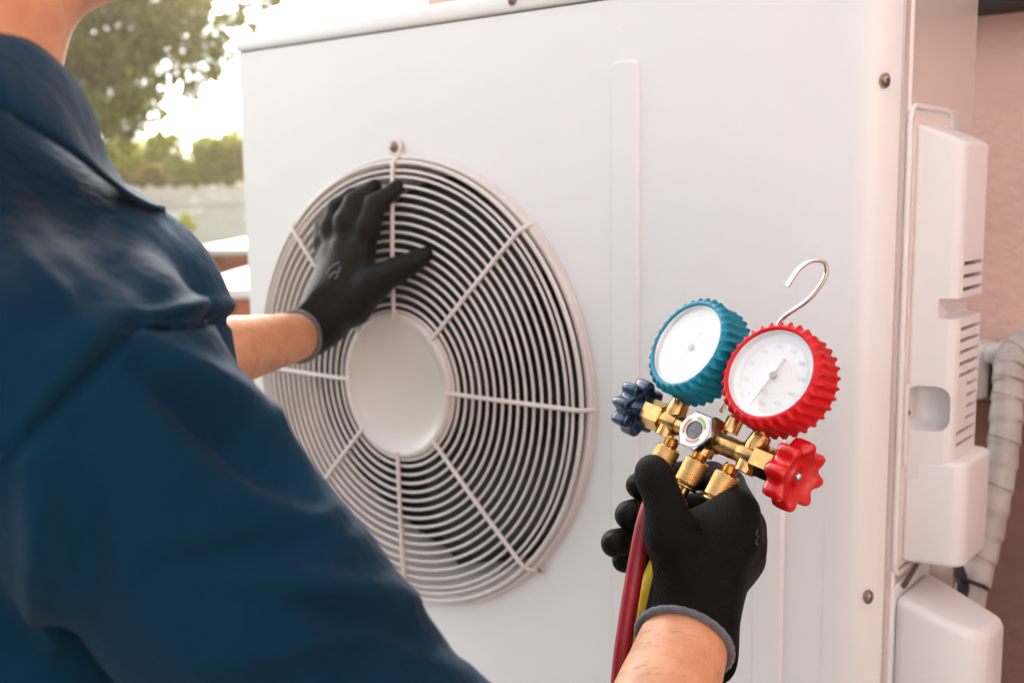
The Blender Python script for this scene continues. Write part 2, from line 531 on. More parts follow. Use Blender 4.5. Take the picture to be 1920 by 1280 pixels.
# cabinet: side, back, bottom, dark inside
mb = MB()
mb.box((XL, 0.004, ZB), (XL + 0.003, YD, PZ1)); mb.box((XL, YD, ZB), (XR, YD + 0.003, PZ1)); mb.box((XL, 0.002, ZB - 0.02), (XR, YD, ZB))
mb.box((XR - 0.004, 0.024, ZB), (XR, YD, PZ1))
mb.build('side_panel', mat('shaded_side_enamel', (0.60, 0.525, 0.49), 0.25, coat=0.8, noise=0.05, nscale=4, bump=0.00006, bscale=60), ac, smooth=False)  # beige base puts wall reflection and shade into the side's colour
MB().box((XL + 0.006, 0.115, ZB + .01), (XR - 0.01, 0.118, PZ1 - .01)).build('inner_back', M['dark'], ac, smooth=False)
mb = MB()
RC = 0.036
a = []
for k in range(25):
    t = PI / 2 * k / 24
    a.append((XR - RC + RC * math.sin(t), RC - RC * math.cos(t)))
a = [(-0.349, 0.0)] + a + [(XR + 0.0018, 0.0375), (XR + 0.0018, 0.0395), (XR, 0.0405)]
zs = [ZB, PZ1]
V = [(x, y, z) for z in zs for (x, y) in a]
n = len(a)
mb.add(V, [(i, i + 1, n + i + 1, n + i) for i in range(n - 1)])
mb.build('corner_panel', M['panel'], ac)
# top lid with rounded edge
MB().box((XL - 0.004, -0.0035, PZ1 + 0.0015), (XR + 0.004, YD + 0.004, ZT + 0.0125), 0.005).build('top_lid', M['panel'], ac)
MB().box((XL + 0.002, 0.001, PZ1 - 0.001), (XR - 0.003, YD, PZ1 + 0.004)).build('lid_seam', M['dark'], ac, smooth=False)
# pressed ribs in the panel
def rib(x0, x1, z0, z1, hgt=0.0032):
    cx, w = (x0 + x1) / 2, (x1 - x0) / 2
    r = 0.009
    def ring(off, y):
        W, Zt, Zb = w - off, z1 - off, z0 + off
        rr = max(r - off, 0.001); pts = []
        for (qx, qz, s0) in ((cx + W - rr, Zt - rr, 0), (cx - W + rr, Zt - rr, 90), (cx - W + rr, Zb + rr, 180), (cx + W - rr, Zb + rr, 270)):
            for k in range(7):
                t = R(s0 + 15 * k); pts.append((qx + rr * math.cos(t), y, qz + rr * math.sin(t)))
        return pts
    V = ring(0, 0.0005) + ring(0.0012, -hgt * 0.55) + ring(0.0028, -hgt) 
    n = 28
    F = [(i * n + k, i * n + (k + 1) % n, (i + 1) * n + (k + 1) % n, (i + 1) * n + k) for i in range(2) for k in range(n)]
    F.append(tuple(2 * n + k for k in range(n)))
    F = [q[::-1] for q in F]
    return MB().add(V, F).build('pressed_rib', M['panel'], ac, deg=18)
rib(-0.571, -0.539, 0.20, 1.3675)
rib(-0.4195, -0.3895, 0.20, 1.075)
MB().box((-0.3556, -0.0009, 0.20), (-0.3548, 0.0005, 1.050)).build('pressed_line', M['panel'], ac, smooth=False)
# arcs painted as a reflection of the gauges; paint chips on the panel
for (a0, a1) in ((35, 80), (95, 150), (165, 200), (330, 355)):
    V = []
    for i in range(13):
        t = R(a0 + (a1 - a0) * i / 12)
        for r in (0.0235 + 0.001 * math.sin(i * 1.9), 0.0275 + 0.0015 * math.sin(i * 1.3)): V.append((-0.4665 + r * math.cos(t), -0.0003, 1.158 + 1.1 * r * math.sin(t)))
    MB().add(V, [(2 * i + 1, 2 * i, 2 * i + 2, 2 * i + 3) for i in range(12)]).build('painted_reflection', mat('reflection_arc', (0.80, 0.79, 0.79), 0.15, coat=0.5), ac)
for (x, z, r) in ((-0.604, 1.237, 0.0016), (-0.557, 1.396, 0.0022), (-0.61, 1.385, 0.0011)):
    MB().add(*lathe([(r, -0.0002), (0.0001, -0.0004)], 9, (x, 0, z), (0, 1, 0), (1, 0, 0), (0, 0, 1), closed=True)).build('paint_chip', M['cream'], ac)
# screws
def screw(name, P, nrm, r, par, m=None):
    nrm = np.array(nrm, float); u = np.cross(nrm, (0, 0, 1)); u /= np.linalg.norm(u); w = np.cross(nrm, u)
    prof = [(r * 1.25, 0), (r * 1.25, r * .25), (r, r * .3), (r * .95, r * .6), (r * .7, r * .9), (r * .3, r * 1.02), (r * .28, r * .7)]
    V, F = lathe(prof, 20, P, nrm, u, w)
    return MB().add(V, F).build(name, m or M['screw'], par)
screw('screw', (-0.684, -0.0038, 1.4345), (0, -1, 0), 0.0042, ac)
screw('screw', (XR - 0.0105, 0.0105, 1.332), (1, -1, 0), 0.0036, ac)
screw('screw', (XR - 0.0105, 0.0105, 0.905), (1, -1, 0), 0.0036, ac)

# fan grille: concentric wires, spokes, hub
GY = -0.014
grille = MB().tube([FC + np.array([0.2495 * math.cos(2 * PI * k / 96), GY + 0.008, 0.2495 * math.sin(2 * PI * k / 96)]) for k in range(96)], 0.0030, 8, closed=True).build('fan_grille', M['wire'], ac)
def wire_y(r):
    q = (r - 0.08) / 0.175
    return GY - 0.010 * (1 - q ** 2.0) * 0.6 + (0.012 * max(0, (r - 0.244) / 0.018) if r > 0.244 else 0)
def sub(o, par):
    o.parent = par
    o.matrix_parent_inverse = par.matrix_world.inverted()
    return o
def ring_wire(r, y, th, name='ring_wire'):
    o = MB().tube([FC + np.array([r * math.cos(2 * PI * k / 88), y, r * math.sin(2 * PI * k / 88)]) for k in range(88)], th, 8, closed=True).build(name, M['wire'])
    keep(o, grille)
    return o
radii = [0.0835, 0.0908] + [0.1005 + 0.0099 * i for i in range(14)] + [0.2360]
for r in radii:
    ring_wire(r, wire_y(r), 0.0016)
ring_wire(0.2448, GY + 0.001, 0.0024)
ring_wire(0.2520, -0.0022, 0.0020, 'mounting_ring')
for k in range(8):
    t = R(45 * k + 90)
    d = np.array([math.cos(t), 0, math.sin(t)])
    pts = [FC + d * r + np.array([0, wire_y(r) - 0.0030, 0]) for r in (0.074, 0.10, 0.15, 0.20, 0.235, 0.2435)] + [FC + d * 0.2485 + np.array([0, GY + 0.000, 0]), FC + d * 0.2515 + np.array([0, GY + 0.005, 0]), FC + d * 0.2530 + np.array([0, -0.003, 0])]
    o = MB().tube(pts, 0.0024, 10).build('spoke', M['wire'])
    keep(o, grille)
for t in (92, -44, 180, 225):
    d = np.array([math.cos(R(t)), 0, math.sin(R(t))])
    es = 1.0 if t == 92 else 0.42
    c0 = FC + d * (0.2530 + 0.0085 * es) + np.array([0, -0.004, 0])
    o = MB().tube([c0 + 0.0078 * es * np.array([math.cos(2 * PI * k / 20), 0, math.sin(2 * PI * k / 20)]) for k in range(20)], 0.0022 * es, 8, closed=True).build('eyelet', M['wire'])
    keep(o, grille)
    o = screw('eyelet_screw', c0, (0, -1, 0), 0.0052 * es, ac)
prof = [(0.081, 0.010), (0.0815, 0.003), (0.0805, -0.001), (0.078, -0.0028), (0.0745, -0.0022), (0.072, 0.0002), (0.06, 0.0045), (0.045, 0.0075), (0.02, 0.0095), (0.0005, 0.010)]
V, F = lathe(prof, 96, FC + np.array([0, GY - 0.008, 0]), (0, 1, 0), (1, 0, 0), (0, 0, 1))
o = MB().add(V, F).build('hub_disc', mat('hub_paint', (0.64, 0.60, 0.575), 0.3, noise=0.05, nscale=12, coat=0.2), ac, deg=50)
# fan behind
fan = MB()
V, F = lathe([(0.001, 0.030), (0.06, 0.032), (0.07, 0.045), (0.07, 0.10)], 48, FC, (0, 1, 0), (1, 0, 0), (0, 0, 1))
fan.add(V, F)
fan_o = fan.build('fan_hub', M['blade'], ac)
for b in range(3):
    V = []
    for i in range(12):
        r = 0.062 + (0.218 - 0.062) * i / 11
        for j in range(9):
            th = R(b * 120 + 20) + R(62 + 18 * i / 11) * (j / 8.0) + 0.35 * (i / 11.0) ** 1.5
            V.append(FC + np.array([r * math.cos(th), 0.035 + 0.05 * j / 8.0, r * math.sin(th)]))
    F = [(i * 9 + j, i * 9 + j + 1, (i + 1) * 9 + j + 1, (i + 1) * 9 + j) for i in range(11) for j in range(8)]
    o = MB().add(V, F).build('fan_blade', M['blade'])
    o.modifiers.new('thick', 'SOLIDIFY').thickness = 0.003
    o.parent = ac; o.matrix_parent_inverse = Matrix.Translation(ac.location).inverted()

# ---- electrical cover on the right side
def prism(prof, z0, z1, bev=0.0, seg=3, name='p'):
    """closed (x, y) outline extruded in z with bevelled edges, as bmesh arrays"""
    bm = bmesh.new()
    lo = [bm.verts.new((x, y, z0)) for x, y in prof]; hi = [bm.verts.new((x, y, z1)) for x, y in prof]
    n = len(prof)
    bm.faces.new(lo[::-1]); bm.faces.new(hi)
    for i in range(n): bm.faces.new((lo[i], lo[(i + 1) % n], hi[(i + 1) % n], hi[i]))
    bmesh.ops.recalc_face_normals(bm, faces=bm.faces[:])
    if bev: bmesh.ops.bevel(bm, geom=bm.edges[:], offset=bev, segments=seg, affect='EDGES', profile=0.5, clamp_overlap=True)
    bm.verts.index_update()
    r = [q.co[:] for q in bm.verts], [[w.index for w in p.verts] for p in bm.faces]
    bm.free()
    return r

def cut(o, cutters):
    for c in cutters:
        md = o.modifiers.new('cut', 'BOOLEAN'); md.operation = 'DIFFERENCE'; md.object = c; md.solver = 'EXACT'
    dg = bpy.context.evaluated_depsgraph_get()
    me = bpy.data.meshes.new_from_object(o.evaluated_get(dg))
    o.modifiers.clear()
    old = o.data; o.data = me; bpy.data.meshes.remove(old)
    for c in cutters:
        d = c.data; bpy.data.objects.remove(c); bpy.data.meshes.remove(d)
    me.polygons.foreach_set('use_smooth', [True] * len(me.polygons)); sharp(me, 40)
    return o

def cutter(V, F): return put('cutter', V, F, M['cover'], smooth=True)

CX = XR
# backing flange
fl = []
for (cy, cz, a0) in ((0.0475, 1.301, 90), (0.0475, 0.931, 180), (0.128, 0.931, 270), (0.128, 1.301, 0)):
    for k in range(7):
        t = R(a0 + 15 * k); fl.append((CX + 0.0022, cy + 0.0125 * math.cos(t), cz + 0.0125 * math.sin(t)))
mb = MB().tube(fl, 0.0026, 10, closed=True)
mb.box((CX + 0.0002, 0.0365, 0.922), (CX + 0.0016, 0.139, 1.311))
mb.build('cover_flange', M['panel'], ac)
MB().box((CX + 0.0036, 0.0385, 0.925), (CX + 0.0046, 0.13, 1.305)).build('cover_gap', M['cream'], ac, smooth=False)
up = MB().add(*prism([(CX + 0.004, 0.045), (CX + 0.037, 0.052), (CX + 0.0415, 0.058), (CX + 0.0415, 0.118), (CX + 0.036, 0.126), (CX + 0.004, 0.130)], 1.00, 1.300, 0.0055, 4)).build('electrical_cover', M['cover'])
# slope the top: lower the outer edge
for q in up.data.vertices:
    if q.co.z > 1.28:
        q.co.z -= max(0, (q.co.x - CX - 0.004)) * 0.45
    if q.co.z < 1.19: # a hair narrower under the notch
        q.co.x -= 0.0005
cs = []
cs.append(cutter(*prism([(CX + 0.026, 0.04), (CX + 0.06, 0.04), (CX + 0.06, 0.14), (CX + 0.026, 0.14)], 1.140, 1.157, 0.002)))   # notch
cs.append(cutter(*prism([(CX + 0.0036, 0.03), (CX + 0.0375, 0.03), (CX + 0.0375, 0.078), (CX + 0.0036, 0.078)], 1.045, 1.0835, 0.010)))  # finger recess
for z in [1.185, 1.1745, 1.164]:
    cs.append(cutter(*prism([(CX + 0.020, 0.0625), (CX + 0.06, 0.0625), (CX + 0.06, 0.114), (CX + 0.020, 0.114)], z - 0.0018, z + 0.0018)))
for k in range(11):
    z = 1.131 - 0.0098 * k
    y0 = 0.085 if 1.044 < z < 1.088 else 0.0615
    cs.append(cutter(*prism([(CX + 0.020, y0), (CX + 0.06, y0), (CX + 0.06, 0.114), (CX + 0.020, 0.114)], z - 0.0016, z + 0.0016)))
keep(cut(up, cs), ac)
MB().box((CX + 0.0195, 0.084, 1.02), (CX + 0.0225, 0.116, 1.137)).box((CX + 0.0195, 0.058, 1.160), (CX + 0.0225, 0.116, 1.19)).build('vent_shade', M['dark'], ac, smooth=False)  # near-black backing puts the slots' depth shade into colour
MB().add(*prism([(CX + 0.004, 0.0455), (CX + 0.046, 0.053), (CX + 0.0525, 0.060), (CX + 0.0525, 0.124), (CX + 0.046, 0.131), (CX + 0.004, 0.132)], 0.929, 1.020, 0.006, 4)).build('lower_cover', M['cover'], ac)
screw('cover_screw', (CX + 0.0048, 0.0445, 1.060), (0, -1, 0), 0.0028, ac)
MB().box((CX + 0.0046, 0.0395, 1.015), (CX + 0.007, 0.0448, 1.085), 0.0008).build('cover_tab', M['cover'], ac)
# valve cover below
V, F = prism([(CX + 0.003, 0.036), (CX + 0.050, 0.036), (CX + 0.072, 0.044), (CX + 0.078, 0.060), (CX + 0.078, 0.10), (CX + 0.003, 0.12)], 0.62, 0.902, 0.014, 5)
V = [(x, y, z - max(0, (x - CX)) * 0.30 * (1 if z > .8 else 0)) for x, y, z in V]
MB().add(V, F).build('valve_cover', M['cover'], ac, deg=60)
MB().add(*prism([(CX - 0.001, 0.0345), (CX + 0.0028, 0.0345), (CX + 0.0028, 0.13), (CX - 0.001, 0.13)], 0.60, 0.908, 0.001)).build('valve_flange', M['panel'], ac)
MB().tube([(CX + 0.006, 0.050, 0.905), (CX + 0.008, 0.075, 0.918)], 0.0022, 8).build('flange_clip', M['screw'], ac)
MB().box((CX + 0.0001, 0.146, 1.296), (CX + 0.0012, 0.166, 1.316)).build('rating_label', M['sticker'], ac, smooth=False)
MB().box((CX + 0.0013, 0.148, 1.300), (CX + 0.0016, 0.158, 1.3025)).box((CX + 0.0013, 0.148, 1.305), (CX + 0.0016, 0.156, 1.3065)).box((CX + 0.0013, 0.1505, 1.3065), (CX + 0.0016, 0.1525, 1.311)).build('label_print', M['ink'], ac, smooth=False)
for x in (XL + 0.12, XR - 0.12):
    MB().box((x - 0.04, 0.0, 0.03), (x + 0.04, YD, ZB - 0.021), 0.004).build('foot', M['screw'], ac)

# ---- pipe trunking and insulated hose on the pink wall
pc = empty('pipe_trunking', (-0.32, 0.42, 1.05))
tag(pc, 'white plastic pipe trunking elbow on pink wall right of unit', 'pipe cover')
MB().box((-0.42, 0.385, 1.010), (-0.334, WY - 0.001, 1.072), 0.008).build('trunking_body', M['whiteplastic'], pc)
MB().box((-0.333, 0.375, 1.055), (-0.290, WY - 0.001, 1.074), 0.005).build('trunking_lip', M['whiteplastic'], pc)
MB().box((-0.333, 0.40, 1.005), (-0.292, WY - 0.001, 1.054), 0.004).build('trunking_mouth', M['black'], pc)
hpts = []
hp = [(1925, 640, 1.15), (1896, 675, 1.135), (1890, 740, 1.12), (1882, 830, 1.11), (1866, 930, 1.10), (1843, 1030, 1.095), (1815, 1130, 1.09), (1798, 1250, 1.09), (1795, 1500, 1.09)]
ctr = [at(*q) for q in hp]
def spline(c, n):
    c = [np.array(q, float) for q in c]; out = []
    for i in range(len(c) - 1):
        p0, p1, p2, p3 = c[max(i - 1, 0)], c[i], c[i + 1], c[min(i + 2, len(c) - 1)]
        for j in range(n):
            t = j / n
            out.append(0.5 * ((2 * p1) + (-p0 + p2) * t + (2 * p0 - 5 * p1 + 4 * p2 - p3) * t * t + (-p0 + 3 * p1 - 3 * p2 + p3) * t ** 3))
    out.append(c[-1])
    return out
hpts = spline(ctr, 16)
rad = [0.0150 * (1.0 + 0.11 * ((i % 7) / 6.0) + 0.02 * math.sin(i * 0.37)) for i in range(len(hpts))]
hose = MB().tube(hpts, rad, 20).build('insulated_hose', M['wrap'])
tag(hose, 'grey tape wrapped insulated pipe hanging beside the pink wall', 'pipe')
for i in range(5, len(hpts) - 20, 7):
    q = hpts[i]; tg = hpts[i + 1] - hpts[i - 1]; tg /= np.linalg.norm(tg)
    ua = np.cross(tg, (0.2, 1, 0.25)); ua /= np.linalg.norm(ua); wa = np.cross(tg, ua)
    keep(MB().tube([q + 0.0158 * (math.cos(2 * PI * k / 24) * ua + math.sin(2 * PI * k / 24) * wa) + tg * 0.004 * math.cos(2 * PI * k / 24) for k in range(24)], 0.0008, 6, closed=True).build('tape_edge', M['screw']), hose)
cb = MB()
c2 = spline([at(1790, 1075, 1.075), at(1806, 1084, 1.066), at(1826, 1092, 1.062), at(1846, 1100, 1.068), at(1852, 1104, 1.09)], 8)
cb.tube(c2, 0.0022, 8)
c3 = spline([at(1795, 1060, 1.085), at(1806, 1100, 1.07), at(1796, 1140, 1.07), at(1800, 1200, 1.08)], 8)
cb.tube(c3, 0.006, 8)
tag(cb.build('cable', M['black']), 'thin black cable looped around the grey wrapped pipe', 'cable')

#==MANIFOLD==
# ------------------------------------------------------------------ gauge manifold
A = np.array([0.9549, -0.2482, -0.1465]); S = np.array([0.2487, 0.4487, 0.8603]); N = np.array([-0.1478, -0.858, 0.4902])
A /= np.linalg.norm(A); S -= A * (S @ A); S /= np.linalg.norm(S); N = np.cross(A, S)
MO = np.array([-0.3574, -0.1984, 1.0763])
mf = empty('gauge_manifold', tuple(MO))
tag(mf, 'brass gauge manifold with blue and red dials held in the gloved hand', 'gauge manifold')
def P(a, s, n=0.0): return MO + A * a + S * s + N * n
def LO(par):
    return Matrix.Translation(Vector(MO)).inverted()
def psub(o, par):
    return keep(o, par)
GS = 0.0383
def thread(mb, p0, ax, u, w, r, L, n=24, pitch=0.0011):
    prof = [(r * .8, 0)]
    k = int(L / pitch)
    for i in range(k):
        prof += [(r, i * pitch + pitch * .25), (r * .9, i * pitch + pitch * .75)]
    prof += [(r * .8, L)]
    V, F = lathe(prof, n, p0, ax, u, w); mb.add(V, F)
def hexa(mb, p0, ax, u, w, r, L, ch=0.0008):
    prof = [(r - ch * 1.5, 0), (r, ch), (r, L - ch), (r - ch * 1.5, L)]
    V, F = lathe(prof, 6, p0, ax, u, w); mb.add(V, F)
# body
mb = MB()
mb.tube([P(-0.052, 0), P(-0.036, 0), P(-0.02, 0), P(0.02, 0), P(0.036, 0), P(0.052, 0)], [0.0062, 0.0068, 0.0072, 0.0072, 0.0068, 0.0062], 24)
for s in (-1, 1):
    mb.tube([P(s * GS, -0.012), P(s * GS, 0.008), P(s * GS, 0.016)], [0.0070, 0.0082, 0.0068], 24)
    V, F = lathe([(0.003, -0.010), (0.0078, -0.0085), (0.0088, 0), (0.0078, 0.0085), (0.003, 0.010)], 24, P(s * GS, 0), A, S, N); mb.add(V, F)
mb.tube([P(0, -0.013), P(0, 0.004), P(0, 0.012, -.004)], [0.0075, 0.0095, 0.0075], 24)
V, F = lathe([(0.009, -0.009), (0.0105, -0.004), (0.0105, 0.006)], 24, P(0, 0), N, A, S); mb.add(V, F)
body = mb.build('manifold_body', M['brass_dull'], mf)
mb = MB()
for s in (-1, 1): thread(mb, P(s * GS, 0.0145), S, A, N, 0.0058, 0.009)
NQ = (-0.0290, -0.0005, 0.0275)
for q in NQ: thread(mb, P(q, -0.022), S, A, N, 0.0056, 0.012)
psub(mb.build('threads', M['brass'], None), mf)
# bonnet nuts with stems
for s in (-1, 1):
    mb = MB(); hexa(mb, P(s * 0.0440, 0), A * s, S, N, 0.0112, 0.0175)
    psub(mb.build('bonnet_nut', M['brass'], deg=20), mf)
    mb = MB(); mb.tube([P(s * 0.060, 0), P(s * 0.0685, 0)], 0.0038, 16); psub(mb.build('valve_stem', M['brass']), mf)
# sight glass
sg = P(-0.004, 0.0, 0.007)
mb = MB(); hexa(mb, sg, N, A * .5 + S * .866, -A * .866 + S * .5, 0.0150, 0.0065, 0.0006)
sgn = psub(mb.build('sight_glass_nut', M['steel'], deg=20), mf)
V, F = lathe([(0.0068, 0.0), (0.0068, 0.0010), (0.0122, 0.0011), (0.0124, 0.0004)], 48, sg + N * 0.0063, N, A, S, closed=True)
psub(MB().add(V, F).build('sight_label', M['dial']), sgn)
for (t0, t1, mm) in ((20, 100, (0.30, 0.50, 0.10)), (135, 215, (0.62, 0.26, 0.12)), (250, 330, (0.65, 0.35, 0.30))):
    V = []; F = []
    for i in range(13):
        t = R(t0 + (t1 - t0) * i / 12)
        for r in (0.0078, 0.0096): V.append(sg + N * 0.0077 + r * (math.cos(t) * A + math.sin(t) * S))
    F = [(2 * i, 2 * i + 1, 2 * i + 3, 2 * i + 2) for i in range(12)]
    psub(MB().add(V, F).build('colour_band', mat('band_colour', mm, 0.5)), sgn)
V, F = lathe([(0.0066, 0.0012), (0.0064, 0.0018), (0.0056, 0.0018), (0.0054, 0.0002), (0.0003, 0.0001)], 40, sg + N * 0.0062, N, A, S)
psub(MB().add(V, F).build('sight_glass', mat('dark_glass', (0.10, 0.085, 0.085), 0.08, noise=0.7, nscale=160, coat=1.0)), sgn)
# centre service port
mb = MB()
p0 = P(0.008, 0.010, -0.006); d = S
mb.tube([p0, p0 + d * 0.010, p0 + d * 0.012], [0.0062, 0.0062, 0.0045], 20)
thread(mb, p0 + d * 0.012, d, A, N, 0.0046, 0.006)
psub(mb.build('service_port', M['brass']), mf)
mb = MB(); hexa(mb, p0 + d * 0.0182, d, A, N, 0.0056, 0.0038); mb.tube([p0 + d * 0.022, p0 + d * 0.0265], [0.002, 0.0016], 10)
psub(mb.build('port_cap', M['steel'], deg=20), mf)
# knurled hose nuts
def knurl_nut(a):
    nt = 144; nz = 60; L = 0.0195; r0 = 0.0086
    prof_r = []
    V = []; F = []
    for i in range(nz + 1):
        z = L * i / nz
        for k in range(nt):
            t = k / nt * 2 * PI
            p1 = (k / nt * 24 + z * 850) % 1.0; p2 = (k / nt * 24 - z * 850) % 1.0
            q = min(abs(p1 - .5), abs(p2 - .5)) * 2
            rr = r0 - 0.0002 + 0.0009 * q
            e = min(z, L - z)
            if e < 0.0014: rr = r0 - 0.0009 + 0.0010 * (e / 0.0014)
            V.append(P(a, -0.0170 - z) + rr * (math.cos(t) * A + math.sin(t) * N))
    for i in range(nz):
        for k in range(nt):
            l = (k + 1) % nt; F.append((i * nt + k, i * nt + l, (i + 1) * nt + l, (i + 1) * nt + k))
    F.append(tuple(range(nt))[::-1]); F.append(tuple(nz * nt + k for k in range(nt)))
    o = psub(MB().add(V, [q[::-1] for q in F]).build('knurled_nut', M['brass'], deg=80), mf)
    prof = [(0.0088, -0.0372), (0.0092, -0.0380), (0.0088, -0.0388), (0.0045, -0.0390), (0.0043, -0.0455), (0.0062, -0.0465), (0.0062, -0.0500), (0.0048, -0.051), (0.0048, -0.056)]
    V, F = lathe(prof, 24, P(a, 0), S, A, N)
    psub(MB().add(V, F).build('hose_ferrule', M['brass']), o)
    return o
for q in NQ: knurl_nut(q)

# knobs
def knob(s, mname, c):
    NT = 160
    axv = A * s
    R0 = 0.0195 if s < 0 else 0.0215
    st = [  # (radius fraction, height along outward axis, lobe amount)
        (0.02, 0.0045, 0), (0.16, 0.0045, 0), (0.17, 0.0060, 0), (0.24, 0.0062, 0), (0.27, 0.0036, 0.0), (0.45, 0.0030, 0.05), (0.58, 0.0042, .25), (0.70, 0.0066, .6),
        (0.82, 0.0092, 1.0), (0.92, 0.0088, 1.0), (0.98, 0.0070, 1.0), (1.0, 0.0040, 1.0), (1.0, -0.0020, 1.0), (0.97, -0.0050, 1.0), (0.90, -0.0056, 1.0),
        (0.84, -0.0045, 1.0), (0.74, -0.0010, .6), (0.55, 0.0000, .2), (0.36, -0.0010, 0), (0.33, -0.0085, 0), (0.28, -0.0100, 0), (0.05, -0.0100, 0)]
    V = []; F = []
    for (rf, hh, lb) in st:
        for k in range(NT):
            t = 2 * PI * k / NT
            w = math.cos(8 * t); w = w * .85 + .15 * math.copysign(abs(w) ** 0.5, w)
            rr = R0 * rf * (1 + 0.115 * lb * w)
            h2 = hh + (0.0012 * lb * w if hh > 0.004 else 0)
            V.append(c + axv * h2 + rr * (math.cos(t + .2) * S + math.sin(t + .2) * N))
    for i in range(len(st) - 1):
        for k in range(NT):
            l = (k + 1) % NT; F.append((i * NT + k, i * NT + l, (i + 1) * NT + l, (i + 1) * NT + k))
    F.append(tuple(range(NT))[::-1]); F.append(tuple((len(st) - 1) * NT + k for k in range(NT)))
    if s < 0: F = [q[::-1] for q in F]
    o = psub(MB().add(V, F).build('valve_knob', M[mname], deg=75), mf)
    for k in range(6 if s < 0 else 0):
        t = 2 * PI * k / 6
        d = math.cos(t) * S + math.sin(t) * N
        psub(MB().tube([c + d * 0.004 - axv * 0.004, c + d * 0.0125 - axv * 0.0002], 0.0009, 8).build('knob_web', M[mname]), o)
    sc = screw('knob_screw', tuple(c + axv * 0.0046), axv, 0.0030, None, M['steel'])
    psub(sc, o)
    psub(MB().box((-1e-4,) * 3, (1e-4,) * 3).build('screw_core', M['steel'], smooth=False), sc) if False else None
    return o
knob(1, 'redgloss', P(0.0725, 0))
knob(-1, 'navygloss', P(-0.0725, 0))

